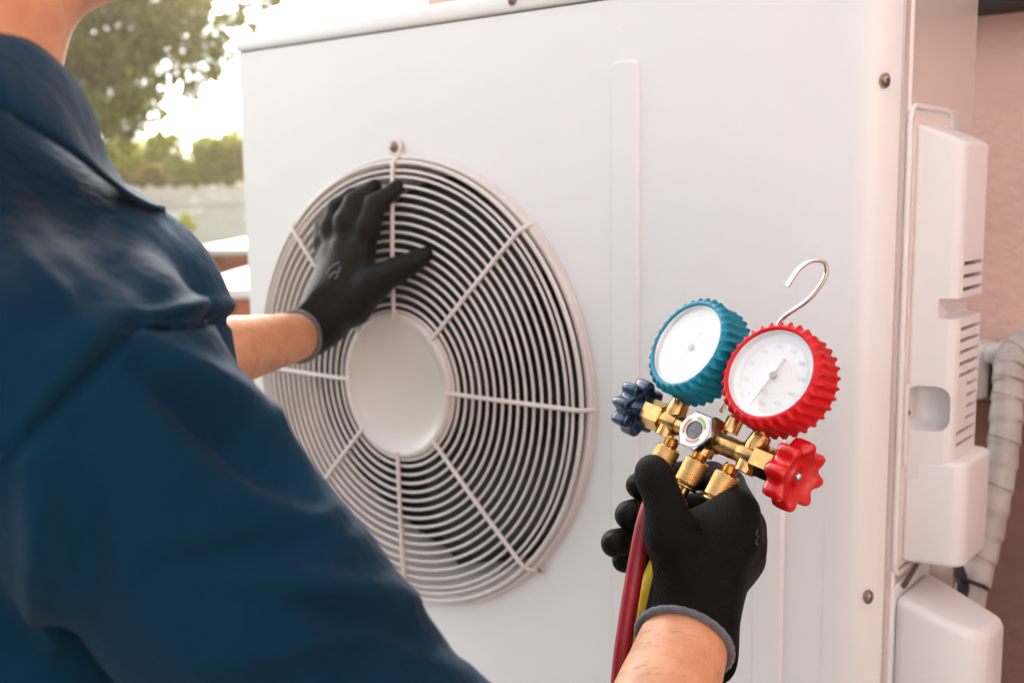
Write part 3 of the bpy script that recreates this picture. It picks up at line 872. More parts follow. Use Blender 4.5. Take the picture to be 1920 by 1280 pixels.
# gauges
def text_mesh(txt, size, name, m, origin, X, Y, Z, par):
    cu = bpy.data.curves.new('t', 'FONT'); cu.body = txt; cu.size = size; cu.align_x = 'CENTER'; cu.align_y = 'CENTER'; cu.resolution_u = 2
    to = bpy.data.objects.new('t', cu); COL.objects.link(to)
    bpy.context.view_layer.update()
    me = bpy.data.meshes.new_from_object(to.evaluated_get(bpy.context.evaluated_depsgraph_get()))
    bpy.data.objects.remove(to); bpy.data.curves.remove(cu)
    V = [origin + X * q.co.x + Y * q.co.y + Z * 0.00003 for q in me.vertices]
    F = [tuple(p.vertices) for p in me.polygons]
    bpy.data.meshes.remove(me)
    return V, F
def gauge(s, yaw, mname, lab, nums, needle_deg, c):
    RD = 0.0315
    A2 = A * math.cos(yaw) + N * math.sin(yaw); N2 = np.cross(A2, S)
    dep = 0.026
    # rubber boot
    nteeth = 32; NT = nteeth * 10
    st = [(RD * 0.985, -0.0012, 0), (RD * 1.0, 0.0016, 0), (RD * 1.035, 0.0026, 0.0), (RD * 1.09, 0.0022, 0.15), (RD * 1.13, 0.0004, .85), (RD * 1.145, -0.0016, 1.0), (RD * 1.14, -0.004, .9),
          (RD * 1.135, -0.009, .75), (RD * 1.145, -0.016, .8), (RD * 1.16, -0.022, 1.0), (RD * 1.15, -0.0245, .9), (RD * 1.05, -0.0262, .1), (RD * 0.6, -0.0265, 0), (RD * 0.02, -0.0265, 0)]
    V = []; F = []
    for (r, h, am) in st:
        for k in range(NT):
            t = 2 * PI * k / NT
            tw = t + h * 7.0
            q = (tw * nteeth / (2 * PI)) % 1.0
            b = math.exp(-((q - .5) / 0.19) ** 4) * am
            rr = r - 0.0006 + 0.0027 * b
            V.append(c + N2 * h + rr * (math.cos(t) * A2 + math.sin(t) * S))
    for i in range(len(st) - 1):
        for k in range(NT):
            l = (k + 1) % NT; F.append((i * NT + k, i * NT + l, (i + 1) * NT + l, (i + 1) * NT + k))
    F.append(tuple((len(st) - 1) * NT + k for k in range(NT)))
    boot = psub(MB().add(V, F).build('gauge_boot', M[mname], deg=70), mf)
    # metal case rim, dial, window
    V, F = lathe([(RD * 1.0, -0.001), (RD * .995, 0.0012), (RD * .975, 0.0014), (RD * .955, -0.0010), (RD * .95, -0.005)], 96, c, N2, A2, S, closed=True)
    psub(MB().add(V, F).build('gauge_rim', M['chrome']), boot)
    V, F = lathe([(RD * .955, 0), (RD * .5, 0), (0.0005, 0)], 96, c - N2 * 0.0045, N2, A2, S, closed=True)
    dial = psub(MB().add(V, F).build('dial_plate', M['dial']), boot)
    dz = c - N2 * 0.0044
    ink = MB(); ink2 = MB()
    def pol(ang, r):   # ang clockwise from the top of the dial (S)
        t = R(ang); return dz + r * (math.cos(t) * S + math.sin(t) * A2)
    def tick(mb_, ang, r0, r1, w):
        t = R(ang); tg = -math.sin(t) * S + math.cos(t) * A2
        a, b = pol(ang, r0), pol(ang, r1)
        mb_.add([a - tg * w, a + tg * w, b + tg * w, b - tg * w], [(0, 1, 2, 3)])
    for i in range(101):
        ang = -146 + 3.22 * i
        big = i % 10 == 0
        tick(ink, ang, RD * (0.78 if not big else 0.755), RD * 0.84, 0.00007 if not big else 0.00014)
    def arc(mb_, r, w, a0, a1):
        V = []; n = 60
        for i in range(n + 1):
            an = a0 + (a1 - a0) * i / n
            V += [pol(an, r - w), pol(an, r + w)]
        mb_.add(V, [(2 * i, 2 * i + 1, 2 * i + 3, 2 * i + 2) for i in range(n)])
    arc(ink, RD * .78, 0.00009, -146, 176)
    for rr in (.50, .40, .30): arc(ink2, RD * rr, 0.00012, -146, 176)
    for rr in (.46, .36):
        for i in range(51): tick(ink2, -140 + 5.6 * i, RD * rr, RD * (rr + .035), 0.00006)
    for i, tx in enumerate(nums):
        ang = -146 + 322 * i / (len(nums) - 1)
        V, F = text_mesh(tx, 0.0040, 'n', None, pol(ang, RD * .655), A2, S, N2, None); ink.add(V, F)
    for i, tx in enumerate(['-40', '0', '20', '40', '60', '80']):
        V, F = text_mesh(tx, 0.0021, 'n', None, pol(-120 + 48 * i, RD * .56), A2, S, N2, None); ink2.add(V, F)
    V, F = text_mesh('CL', 0.0046, 'n', None, dz - S * RD * .40, A2, S, N2, None); ink.add(V, F)
    V, F = text_mesh(lab, 0.0022, 'n', None, dz - S * RD * .60, A2, S, N2, None); ink2.add(V, F)
    psub(ink.build('dial_scale', M['ink'], smooth=False), boot)
    psub(ink2.build('dial_inner_scale', M['ink2'], smooth=False), boot)
    # needle
    t = R(needle_deg); d = math.cos(t) * S + math.sin(t) * A2; w = -math.sin(t) * S + math.cos(t) * A2
    z = dz + N2 * 0.0010
    nb = MB()
    outl = [(-.36, .035), (-.40, .045), (-.44, .03), (-.44, -.03), (-.40, -.045), (-.36, -.035), (-.05, -.030), (.36, -.022), (.40, -.035), (.44, -.020), (.80, -.004), (.80, .004), (.44, .020), (.40, .035), (.36, .022), (-.05, .030)]
    n = len(outl)
    V = [z + d * (a_ * RD) + w * (b_ * RD * 0.72) + N2 * h_ for h_ in (0, 0.0003) for a_, b_ in outl]
    nb.add(V, [tuple(range(n))[::-1], tuple(range(n, 2 * n))] + [(i, (i + 1) % n, n + (i + 1) % n, n + i) for i in range(n)])
    V, F = lathe([(RD * .085, -0.0002), (RD * .085, 0.0010), (RD * .05, 0.0014), (RD * .045, 0.0010), (0.0002, 0.0010)], 28, z, N2, A2, S); nb.add(V, F)
    psub(nb.build('needle', M['needle'], smooth=False), boot)
    gv = []
    V, F = lathe([(RD * .962, 0.0), (RD * .7, 0.0007), (RD * .35, 0.0011), (0.0004, 0.0013)], 64, c - N2 * 0.0006, N2, A2, S, closed=True)
    psub(MB().add(V, F).build('gauge_glass', M['glass']), boot)
    return boot
gm = 0.0538
gauge(1, -0.0355, 'red', 'psi', ['0', '50', '100', '150', '200', '250', '300', '350', '400', '450', '500'], 193, P(GS, gm, 0.0216))
gauge(-1, 0.1494, 'teal', 'psi', ['0', '25', '50', '75', '100', '125', '150', '175', '200', '225', '250'], 193, P(-GS, gm, 0.0216))
for s, yw in ((1, 0), (-1, 0)):
    c0 = P(s * GS, 0.0235, 0.0)
    mb = MB(); mb.tube([c0, c0 + N * 0.002 + S * 0.006], [0.0095, 0.0085], 20)
    psub(mb.build('gauge_socket', M['brass_dull']), mf)

# hook of chromed wire
hk = [(1352, 770, .762), (1400, 700, .79), (1450, 625, .785), (1466, 599, .782), (1486, 583, .778), (1508, 568, .774), (1528, 549, .770), (1545, 524, .766), (1550, 505, .764), (1545, 492, .762), (1532, 488, .760), (1514, 492, .758), (1496, 507, .757), (1484, 524, .756), (1476, 538, .755)]
psub(MB().tube(spline([at(*q) for q in hk], 8), 0.00165, 16).build('hook', M['chrome']), mf)

# hoses
def ferr(q): return P(q, -0.054)
def hosepath(q, pts): return spline([P(q, -0.050), P(q, -0.057)] + [at(*p) for p in pts], 12)
hr = 0.0066
psub(MB().tube(spline([at(1250, 905, .735), at(1222, 940, .728), at(1206, 990, .722), at(1189, 1080, .717), at(1173, 1180, .712), at(1164, 1250, .708), at(1150, 1400, .70), at(1120, 1650, .69)], 12), 0.0058, 20).build('red_hose', M['redhose']), mf)
psub(MB().tube(spline([ferr(0), at(1272, 950, .765), at(1255, 1010, .76), at(1224, 1080, .738), at(1210, 1130, .732), at(1196, 1200, .727), at(1187, 1260, .725), at(1175, 1400, .73), at(1150, 1650, .72)], 12), 0.0064, 20).build('yellow_hose', M['yelhose']), mf)
psub(MB().tube(spline([ferr(-0.029), at(1250, 960, .80), at(1262, 1050, .79), at(1270, 1150, .785), at(1270, 1300, .78), at(1250, 1650, .76)], 12), 0.0058, 20).build('blue_hose', M['bluhose']), mf)

#==PERSON==
# ------------------------------------------------------------------ person
BO = np.array([-0.615, -0.60, 0.0])
BL = np.array([-0.985, 0.17, 0.0]); BL /= np.linalg.norm(BL)
BF = np.array([0.17, 0.985, 0.0]); BF /= np.linalg.norm(BF)
BU = np.array([0, 0, 1.0])
def b(l, f, u): return BO + BL * l + BF * f + BU * u
BB = np.stack([BL, BF, BU])
person = empty('person', tuple(BO))
tag(person, 'person in blue work shirt and black gloves, one hand on the grille, one holding gauges', 'person')
shR = b(-0.185, 0.0, 1.165); shL = b(0.185, 0.02, 1.165)
elR = at(1090, 1800, .54)
wrR = at(1290, 1180, 0.700)
elL = at(330, 680, 0.98)
wrL = at(572, 628, 1.185)
# body (skin): head, neck, core, arms, legs
s = SDF(0.0052)
hd = b(0.0, 0.05, 1.462)
s.ell(hd, BB, (0.067, 0.085, 0.098), 0.02)
s.ell(hd + BF * 0.045 - BU * 0.055, BB, (0.046, 0.045, 0.045), 0.02)      # jaw
s.cone(hd + BF * 0.088 - BU * 0.005, hd + BF * 0.104 - BU * 0.035, 0.008, 0.012, 0.012)  # nose
s.cone(hd + BF * 0.080 - BU * 0.066 + BL * 0.014, hd + BF * 0.080 - BU * 0.066 - BL * 0.014, 0.008, 0.008, 0.008)
for e in (-1, 1):
    s.ell(hd + BF * 0.077 + BL * e * 0.028 + BU * 0.004, BB, (0.012, 0.010, 0.008), 0.006)
    s.ell(hd + BL * e * 0.070 - BF * 0.005 - BU * 0.01, BB, (0.006, 0.018, 0.029), 0.005)
s.cone(b(0, 0.0, 1.26), b(0, 0.040, 1.40), 0.057, 0.054, 0.03)
s.cone(b(0, 0.0, 1.20), b(0, 0.0, 0.95), 0.07, 0.08, 0.05)
s.chain([shR, elR], [0.045, 0.036], 0.03)
s.chain([elR, elR + (wrR - elR) * .35, elR + (wrR - elR) * .75, wrR + (wrR - elR) * 0.05], [0.036, 0.041, 0.0315, 0.0275], 0.004)
s.chain([shL, elL], [0.045, 0.036], 0.03)
s.chain([elL, elL + (wrL - elL) * .3, elL + (wrL - elL) * .8, wrL + (wrL - elL) * .02], [0.034, 0.036, 0.0275, 0.0245], 0.004)
s.cone(b(0, 0, 1.2), shR, 0.05, 0.05, 0.03); s.cone(b(0, 0, 1.2), shL, 0.05, 0.05, 0.03)
for e in (-1, 1):
    s.chain([b(0, 0, 0.95), b(e * 0.08, 0, 0.80), b(e * 0.09, 0.02, 0.45), b(e * 0.10, 0.0, 0.09)], [0.08, 0.075, 0.05, 0.035], 0.03)
body_o = s.build('body', M['skin'], person, smooth=2)
# hair
s = SDF(0.007)
s.ell(hd - BF * 0.018 + BU * 0.022, BB, (0.078, 0.088, 0.096), 0.02)
s.ell(hd + BF * 0.085 - BU * 0.050, BB, (0.08, 0.07, 0.11), 0.01, sub=True)
s.build('hair', M['hair'], person, smooth=1)
for e in (-1, 1):
    o = MB().add(*lathe([(0.0002, 0.0), (0.004, 0.0006), (0.0085, 0.0)], 16, hd + BF * 0.0875 + BL * e * 0.028 + BU * 0.004, BF, BL, BU)).build('eye', M['black'], person)

# shirt
s = SDF(0.0036)
s.ell(b(0, 0.0, 1.06), BB, (0.168, 0.105, 0.235), 0.04)
s.ell(b(0, 0.03, 1.12), BB, (0.15, 0.10, 0.12), 0.04)
s.ell(b(0, 0.0, 0.86), BB, (0.165, 0.115, 0.17), 0.06)
s.cone(b(-0.10, 0.07, 1.19), b(-0.07, 0.09, 1.05), 0.045, 0.05, 0.05)
s.cone(b(-0.04, -0.005, 1.255), shR + BU * 0.006, 0.055, 0.062, 0.05)
s.cone(b(0.04, -0.005, 1.255), shL + BU * 0.006, 0.055, 0.062, 0.05)
dR = (elR - shR)
s.chain([shR, shR + dR * 0.35, shR + dR * 0.75, elR + dR * 0.02], [0.060, 0.051, 0.062, 0.077], 0.025)
s.chain([shL, shL + (elL - shL) * .62], [0.060, 0.048], 0.03)
def wr(p0, p1, r, k=0.02, sub=False):
    s.cone(at(*p0), at(*p1), r, r * .6, k, sub)
shirt_folds = []
def shirt_fn(Pv, Nv):
    # cloth folds: low frequency creases running from the shoulder point and along the sleeve
    c = Pv - CAMP
    t = c @ c_f; X = 960 + FPX * (c @ c_r) / t; Y = 640 - FPX * (c @ c_u) / t
    near = (Nv @ (CAMP - np.array([-.4, -.5, 1.1])) > -10)
    d = np.zeros(len(Pv))
    for (x0, y0, x1, y1, w, amp) in shirt_folds:
        px, py = X - x0, Y - y0; L = math.hypot(x1 - x0, y1 - y0); ux, uy = (x1 - x0) / L, (y1 - y0) / L
        tt = np.clip((px * ux + py * uy) / L, 0, 1)
        dist = np.hypot(px - ux * L * tt, py - uy * L * tt)
        d += 1.5 * amp * np.exp(-(dist / w) ** 2) * (0.35 + 0.65 * np.sin(PI * np.clip(tt, 0.08, .92)))
    d = d * (t < 0.72)
    rng = np.random.default_rng(3)
    for i in range(10):
        k = rng.normal(size=3); k /= np.linalg.norm(k); fr = rng.uniform(18, 55)
        d += 0.0011 * np.sin(Pv @ k * fr + rng.uniform(0, 6)) * (30 / fr)
    return Pv + Nv * d[:, None]
shirt_folds += [
    (250, 612, 450, 600, 9, -0.005), (250, 612, 20, 850, 9, -0.005), (250, 585, 450, 575, 14, 0.003), (230, 590, 5, 820, 16, 0.003), (270, 640, 480, 800, 34, 0.007), (480, 800, 600, 900, 30, 0.004),
    (240, 560, 60, 700, 30, 0.003), (330, 740, 560, 960, 34, -0.006), (60, 860, 90, 1180, 34, 0.007), (150, 820, 180, 1150, 40, -0.005),
    (250, 690, 420, 830, 16, -0.003), (440, 1080, 760, 1130, 30, 0.004), (300, 1060, 640, 1000, 26, -0.004), (380, 1250, 700, 1180, 30, 0.004),
    (560, 1130, 860, 1220, 24, -0.003), (40, 300, 300, 560, 45, -0.003), (180, 380, 400, 560, 35, 0.003), (10, 430, 160, 620, 30, 0.004), (450, 930, 640, 1010, 30, 0.004)]
shirt = s.build('shirt', M['shirt'], person, smooth=6, fn=shirt_fn)
from mathutils.bvhtree import BVHTree
def bvh_of(o):
    me = o.data
    return BVHTree.FromPolygons([q.co[:] for q in me.vertices], [tuple(p.vertices) for p in me.polygons])
def on_surface(bv, pts, lift=0.0):
    out = []
    for (x, y) in pts:
        d = Vector(at(x, y, 1.0) - CAMP).normalized()
        h = bv.ray_cast(Vector(CAMP), d)
        if h[0] is not None: out.append(np.array(h[0]) - np.array(d) * lift)
    return out
def pxspline(pts, n): return [tuple(q[:2]) for q in spline([(x, y, 0) for x, y in pts], n)]
bs_ = bvh_of(shirt)
SEAMS = [[(452, 598), (380, 604), (310, 606), (250, 614), (190, 668), (120, 745), (50, 815), (-30, 890)]]
for sm in SEAMS:
    for off, rr_ in ((0, 0.0011), (9, 0.0006)):
        p = on_surface(bs_, pxspline([(x + off * .3, y + off) for x, y in sm], 10), 0.0002)
        if len(p) > 4: keep(MB().tube(p, rr_, 8).build('seam' if off == 0 else 'stitching', M['shirt']), person)
# collar: stand and turned-down leaf with pointed front tip
fold = [(-420, 120, .66), (-260, 60, .52), (-120, 50, .47), (0, 68, .455), (60, 84, .46), (115, 128, .47), (155, 180, .482), (180, 240, .495), (200, 300, .51), (235, 350, .525), (275, 380, .535), (309, 393, .542)]
edge = [(-420, 330, .64), (-260, 230, .49), (-120, 180, .44), (0, 208, .425), (55, 235, .43), (105, 266, .44), (150, 296, .453), (190, 328, .47), (220, 350, .49), (250, 370, .508), (282, 386, .526), (311, 397, .540)]
fo = spline([at(*p) for p in fold], 6); ed = spline([at(p[0], p[1], p[2] - 0.012) for p in edge], 6)
V = []; F = []
nv = 10
for p, q in zip(fo, ed):
    for j in range(nv):
        w = j / (nv - 1)
        m_ = p * (1 - w) + q * w - c_f * 0.012 * math.sin(PI * w) ** 0.8
        V.append(m_)
for i in range(len(fo) - 1):
    for j in range(nv - 1):
        F.append((i * nv + j, i * nv + j + 1, (i + 1) * nv + j + 1, (i + 1) * nv + j))
col = MB().add(V, F).build('collar', M['shirt'])
col.parent = person; col.matrix_parent_inverse = Matrix.Translation(person.location).inverted()
md = col.modifiers.new('thick', 'SOLIDIFY'); md.thickness = 0.0028; md.offset = 0
# trousers and boots
s = SDF(0.010)
for e in (-1, 1):
    s.chain([b(0, 0, 0.86), b(e * 0.085, 0, 0.76), b(e * 0.095, 0.02, 0.45), b(e * 0.10, 0.0, 0.10)], [0.11, 0.10, 0.075, 0.065], 0.03)
s.build('trousers', M['trouser'], person)
for e in (-1, 1):
    s = SDF(0.008)
    s.chain([b(e * 0.10, -0.03, 0.075), b(e * 0.105, 0.09, 0.065), b(e * 0.11, 0.16, 0.062)], [0.045, 0.040, 0.032], 0.02)
    s.cone(b(e * 0.10, 0, 0.08), b(e * 0.10, -0.005, 0.2), 0.045, 0.048, 0.02)
    s.build('boot', M['boot'], person)

# fine hairs on the forearms
bb_ = bvh_of(body_o)
hr_ = np.random.default_rng(8)
hm_ = MB()
for (n_, x0, x1, y0, y1, dx, dy) in ((420, 1110, 1350, 1175, 1400, -0.8, 0.35), (60, 455, 560, 605, 690, 0.9, 0.4)):
    for i in range(n_):
        x, y = hr_.uniform(x0, x1), hr_.uniform(y0, y1)
        d = Vector(at(x, y, 1.0) - CAMP).normalized()
        h = bb_.ray_cast(Vector(CAMP), d)
        if h[0] is None: continue
        p = np.array(h[0]); nn = np.array(h[1])
        if nn @ np.array(d) > 0: nn = -nn
        a_ = R(hr_.normal(0, 18)); ex_, ey_ = dx * math.cos(a_) - dy * math.sin(a_), dx * math.sin(a_) + dy * math.cos(a_)
        tg = c_r * ex_ - c_u * ey_; tg -= nn * (tg @ nn); tg /= np.linalg.norm(tg) + 1e-9
        L_ = hr_.uniform(0.004, 0.009)
        hm_.tube([p - nn * 0.0002, p + nn * 0.0007 + tg * L_ * .35, p + nn * 0.0011 + tg * L_ * .7, p + nn * 0.0010 + tg * L_], [0.000055, 0.000045, 0.000035, 0.000015], 3, cap=False)
o = hm_.build('arm_hair', M['hair'], person); o['kind'] = 'stuff'

# gloves
def glovemat(name, axis_l, axis_w, col=(0.0028, 0.0026, 0.0026), line=680.0, rough=0.62, coatmask=None):
    m = bpy.data.materials.new(name); m.use_nodes = True
    nt = m.node_tree; bs = nt.nodes['Principled BSDF']
    bs.inputs['Base Color'].default_value = (*col, 1)
    bs.inputs['Roughness'].default_value = rough
    bs.inputs['Specular IOR Level'].default_value = 0.10
    tc = nt.nodes.new('ShaderNodeTexCoord')
    def wave(ax, fr, dist=0.0):
        dp = nt.nodes.new('ShaderNodeVectorMath'); dp.operation = 'DOT_PRODUCT'
        dp.inputs[1].default_value = tuple(ax)
        ad = nt.nodes.new('ShaderNodeMath'); ad.operation = 'MULTIPLY_ADD'
        nz = nt.nodes.new('ShaderNodeTexNoise'); nz.inputs['Scale'].default_value = 22
        nt.links.new(tc.outputs['Object'], nz.inputs['Vector']); nt.links.new(tc.outputs['Object'], dp.inputs[0])
        ad.inputs[1].default_value = 0.003; nt.links.new(nz.outputs['Fac'], ad.inputs[0]); nt.links.new(dp.outputs['Value'], ad.inputs[2])
        mu = nt.nodes.new('ShaderNodeMath'); mu.operation = 'MULTIPLY'; mu.inputs[1].default_value = fr
        sn = nt.nodes.new('ShaderNodeMath'); sn.operation = 'SINE'
        nt.links.new(ad.outputs[0], mu.inputs[0]); nt.links.new(mu.outputs[0], sn.inputs[0])
        return sn.outputs[0]
    a = wave(axis_w, 2 * PI * line); c = wave(axis_l, 2 * PI * line * 0.8)
    mu = nt.nodes.new('ShaderNodeMath'); mu.operation = 'MULTIPLY_ADD'; mu.inputs[1].default_value = 0.5
    nt.links.new(c, mu.inputs[0]); nt.links.new(a, mu.inputs[2])
    nz = nt.nodes.new('ShaderNodeTexNoise'); nz.inputs['Scale'].default_value = 70; nz.inputs['Detail'].default_value = 5
    nt.links.new(tc.outputs['Object'], nz.inputs['Vector'])
    b0 = nt.nodes.new('ShaderNodeBump'); b0.inputs['Distance'].default_value = 0.0012; b0.inputs['Strength'].default_value = 0.8
    nt.links.new(nz.outputs['Fac'], b0.inputs['Height'])
    b1 = nt.nodes.new('ShaderNodeBump'); b1.inputs['Distance'].default_value = 0.00014
    nt.links.new(mu.outputs[0], b1.inputs['Height']); nt.links.new(b0.outputs[0], b1.inputs['Normal'])
    nt.links.new(b1.outputs[0], bs.inputs['Normal'])
    # yarn tops coloured lighter than the gaps, light put into the colour
    mr = nt.nodes.new('ShaderNodeMapRange'); mr.inputs[1].default_value = -1.4; mr.inputs[2].default_value = 1.4
    mr.inputs[3].default_value = 0.35; mr.inputs[4].default_value = 1.7
    nt.links.new(mu.outputs[0], mr.inputs[0])
    mc = nt.nodes.new('ShaderNodeMix'); mc.data_type = 'RGBA'; mc.blend_type = 'MULTIPLY'; mc.inputs[0].default_value = 1
    mc.inputs[6].default_value = (*col, 1)
    nt.links.new(mr.outputs[0], mc.inputs[7])
    nt.links.new(mc.outputs[2], bs.inputs['Base Color'])
    return m
M['glove'] = glovemat('black_knit_glove', c_r * .24 + c_u * .97, c_r * .97 - c_u * .24)
M['rubber'] = mat('black_coated_palm', (0.003, 0.0028, 0.0028), 0.5, noise=0.3, nscale=90, bump=0.0010, bscale=240, spec=0.16)

# right hand round the hose fittings
s = SDF(0.00135)
def C_(pts, k):
    for i in range(len(pts) - 1):
        (x0, y0, t0, r0), (x1, y1, t1, r1) = pts[i], pts[i + 1]
        s.cone(at(x0, y0, t0), at(x1, y1, t1), r0 * t0 / FPX, r1 * t1 / FPX, k)
# wrist and cuff
C_([(1290, 1215, .700, 86), (1299, 1160, .706, 76), (1306, 1110, .712, 78)], 0.012)
# metacarpal block
C_([(1300, 1140, .705, 62), (1372, 1000, .715, 48), (1386, 958, .722, 38)], 0.012)
C_([(1308, 1130, .715, 66), (1378, 1020, .735, 52), (1394, 985, .742, 40)], 0.012)
C_([(1300, 1130, .725, 66), (1372, 1040, .752, 54), (1384, 1010, .758, 40)], 0.012)
C_([(1304, 1130, .730, 60), (1352, 1060, .765, 50), (1364, 1040, .770, 40)], 0.012)
C_([(1300, 1120, .705, 60), (1315, 1030, .712, 56), (1352, 1000, .716, 45)], 0.014)
C_([(1296, 1110, .702, 54), (1266, 1030, .700, 46)], 0.010)
# web between thumb and index
C_([(1258, 1000, .700, 40), (1310, 1000, .714, 34), (1368, 965, .722, 38)], 0.010)
# thumb
C_([(1282, 1070, .698, 50), (1258, 1000, .694, 46), (1250, 960, .694, 37), (1240, 925, .696, 32), (1228, 895, .700, 33), (1222, 882, .702, 30)], 0.006)
axF = (wrR - elR); axF /= np.linalg.norm(axF)
cR = wrR - (wrR - elR) * 0.05
C_([(1288, 1215, .700, 88), (1280, 1270, .690, 90)], 0.01)
s.plane(cR, axF)
palm = s
palm.build('glove', M['glove'], person, smooth=2)
gR = bpy.data.objects['glove']
gR['label'] = 'black knit glove of the hand gripping the brass fittings'
gRinv = Matrix.Translation(person.location).inverted()
def finger(pts, k=0.004, par=None, m='rubber', h=0.00135):
    q = SDF(h)
    for i in range(len(pts) - 1):
        (x0, y0, t0, r0), (x1, y1, t1, r1) = pts[i], pts[i + 1]
        q.cone(at(x0, y0, t0), at(x1, y1, t1), r0 * t0 / FPX, r1 * t1 / FPX, k)
    o = q.build('glove_finger', M[m], None, smooth=2)
    keep(o, par)
    return o
finger([(1384, 952, .724, 37), (1368, 908, .765, 28), (1335, 893, .790, 27), (1280, 893, .800, 27), (1230, 900, .785, 26), (1198, 910, .765, 25)], par=gR)
finger([(1390, 985, .745, 38), (1378, 950, .790, 30), (1330, 950, .815, 29), (1260, 955, .805, 29), (1210, 960, .775, 30), (1180, 965, .755, 28)], par=gR)
finger([(1380, 1012, .760, 38), (1365, 1000, .805, 30), (1310, 1005, .825, 29), (1240, 1010, .805, 29), (1190, 1012, .770, 28), (1153, 1018, .750, 27)], par=gR)
finger([(1362, 1040, .772, 36), (1340, 1050, .805, 27), (1290, 1055, .815, 26), (1240, 1052, .800, 25), (1200, 1050, .775, 24), (1170, 1050, .760, 23)], par=gR)
def cuff(c, ax, ru, rw, u, m, par, tilt=0.0):
    pts = []
    for k in range(64):
        t = 2 * PI * k / 64
        pts.append(c + ru * math.cos(t) * u[0] + rw * math.sin(t) * u[1])
    o = MB().tube(pts, [0.0026 + 0.00025 * math.sin(k * 9.0) for k in range(64)], 10, closed=True).build('cuff_band', M[m])
    keep(o, par)
    return o
axR = (wrR - elR); axR /= np.linalg.norm(axR)
axc = axF
u1 = c_r - axc * (c_r @ axc); u1 /= np.linalg.norm(u1); u2 = np.cross(axc, u1)
cuff(cR, axc, 0.0305, 0.0305, (u1 * 1.0 , u2 ), 'band', gR)

# left hand spread on the grille
s = SDF(0.0020)
def G(pts, k=0.01):
    k = max(k, 0.009)
    for i in range(len(pts) - 1):
        (x0, y0, t0, r0), (x1, y1, t1, r1) = pts[i], pts[i + 1]
        s.cone(at(x0, y0, t0), at(x1, y1, t1), r0 * t0 / FPX, r1 * t1 / FPX, k)
G([(572, 630, 1.183, 44), (600, 605, 1.180, 44), (635, 565, 1.178, 50)], 0.015)
G([(640, 560, 1.178, 42), (676, 480, 1.172, 26)], 0.015)
G([(635, 560, 1.182, 44), (650, 470, 1.180, 28)], 0.015)
G([(630, 555, 1.188, 44), (630, 480, 1.195, 26)], 0.015)
G([(625, 560, 1.192, 40), (620, 500, 1.205, 22)], 0.015)
G([(660, 570, 1.170, 42), (700, 530, 1.160, 32), (742, 508, 1.150, 23), (772, 493, 1.146, 18), (798, 477, 1.145, 15)], 0.008)     # thumb
G([(676, 480, 1.172, 25), (690, 425, 1.165, 22), (703, 385, 1.165, 19), (745, 352, 1.168, 15)], 0.005)    # index
G([(652, 470, 1.182, 26), (650, 415, 1.178, 22), (665, 380, 1.180, 18), (703, 350, 1.185, 15)], 0.005)    # middle
G([(632, 480, 1.195, 25), (622, 425, 1.200, 20), (632, 392, 1.205, 17), (660, 365, 1.212, 14)], 0.005)
G([(620, 500, 1.205, 22), (606, 455, 1.215, 17), (608, 425, 1.220, 15), (622, 400, 1.228, 12)], 0.005)
axL = at(600, 605, 1.180) - at(560, 640, 1.184)
axL = (wrL - elL); axL /= np.linalg.norm(axL); cL = wrL - (wrL - elL) * 0.065
s.plane(cL, axL)
gL = s.build('glove', M['rubber'], person, smooth=2)
gL['label'] = 'black coated glove of the hand spread on the fan grille'
axc = axL
u1 = np.cross(axc, c_f); u1 /= np.linalg.norm(u1); u2 = np.cross(axc, u1)
bg_ = bvh_of(gL)
for q in ([(612, 516), (618, 503), (628, 496), (636, 492)], [(616, 522), (626, 510), (634, 512), (638, 500)], [(628, 522), (634, 516)]):
    p = on_surface(bg_, q, 0.0002)
    if len(p) > 1: keep(MB().tube(p, 0.0011, 6).build('glove_print', M['band']), gL)
bg_ = bvh_of(gR)
for q in ([(1421, 992), (1418, 1000), (1422, 1006)], [(1420, 1010), (1417, 1016), (1420, 1021)]):
    p = on_surface(bg_, q, 0.0001)
    if len(p) > 1: keep(MB().tube(p, 0.0004, 6).build('glove_print', M['band']), gR)
cuff(cL, axc, 0.0275, 0.0275, (u1, u2), 'band', gL)

#==GARDEN==
# ------------------------------------------------------------------ garden behind
rng = np.random.default_rng(11)
def leaves(name, clumps, n, size, m, par=None):
    """clumps: (centre, radius). many small folded leaf faces"""
    C0 = np.array([c for c, r, w in clumps]); Rr = np.array([r for c, r, w in clumps]); W = np.array([w for c, r, w in clumps], float)
    k = rng.choice(len(C0), n, p=W / W.sum())
    d = rng.normal(size=(n, 3)); d /= np.linalg.norm(d, axis=1)[:, None]
    p = C0[k] + d * (Rr[k] * rng.uniform(0.25, 1.0, n) ** 0.5)[:, None]
    a = rng.normal(size=(n, 3)); a /= np.linalg.norm(a, axis=1)[:, None]
    bb = rng.normal(size=(n, 3)); bb -= a * (a * bb).sum(1)[:, None]; bb /= np.linalg.norm(bb, axis=1)[:, None]
    sz = size * rng.uniform(0.6, 1.3, n)[:, None]
    V = np.stack([p - a * sz, p + bb * sz * .42, p + a * sz, p - bb * sz * .42], 1).reshape(-1, 3)
    me = bpy.data.meshes.new(name)
    me.vertices.add(4 * n); me.vertices.foreach_set('co', V.astype(np.float32).ravel())
    me.loops.add(4 * n); me.loops.foreach_set('vertex_index', np.arange(4 * n, dtype=np.int32))
    me.polygons.add(n); me.polygons.foreach_set('loop_start', np.arange(0, 4 * n, 4, dtype=np.int32))
    me.update(calc_edges=True)
    o = link(name, me, m, smooth=False)
    if par is not None: keep(o, par)
    return o
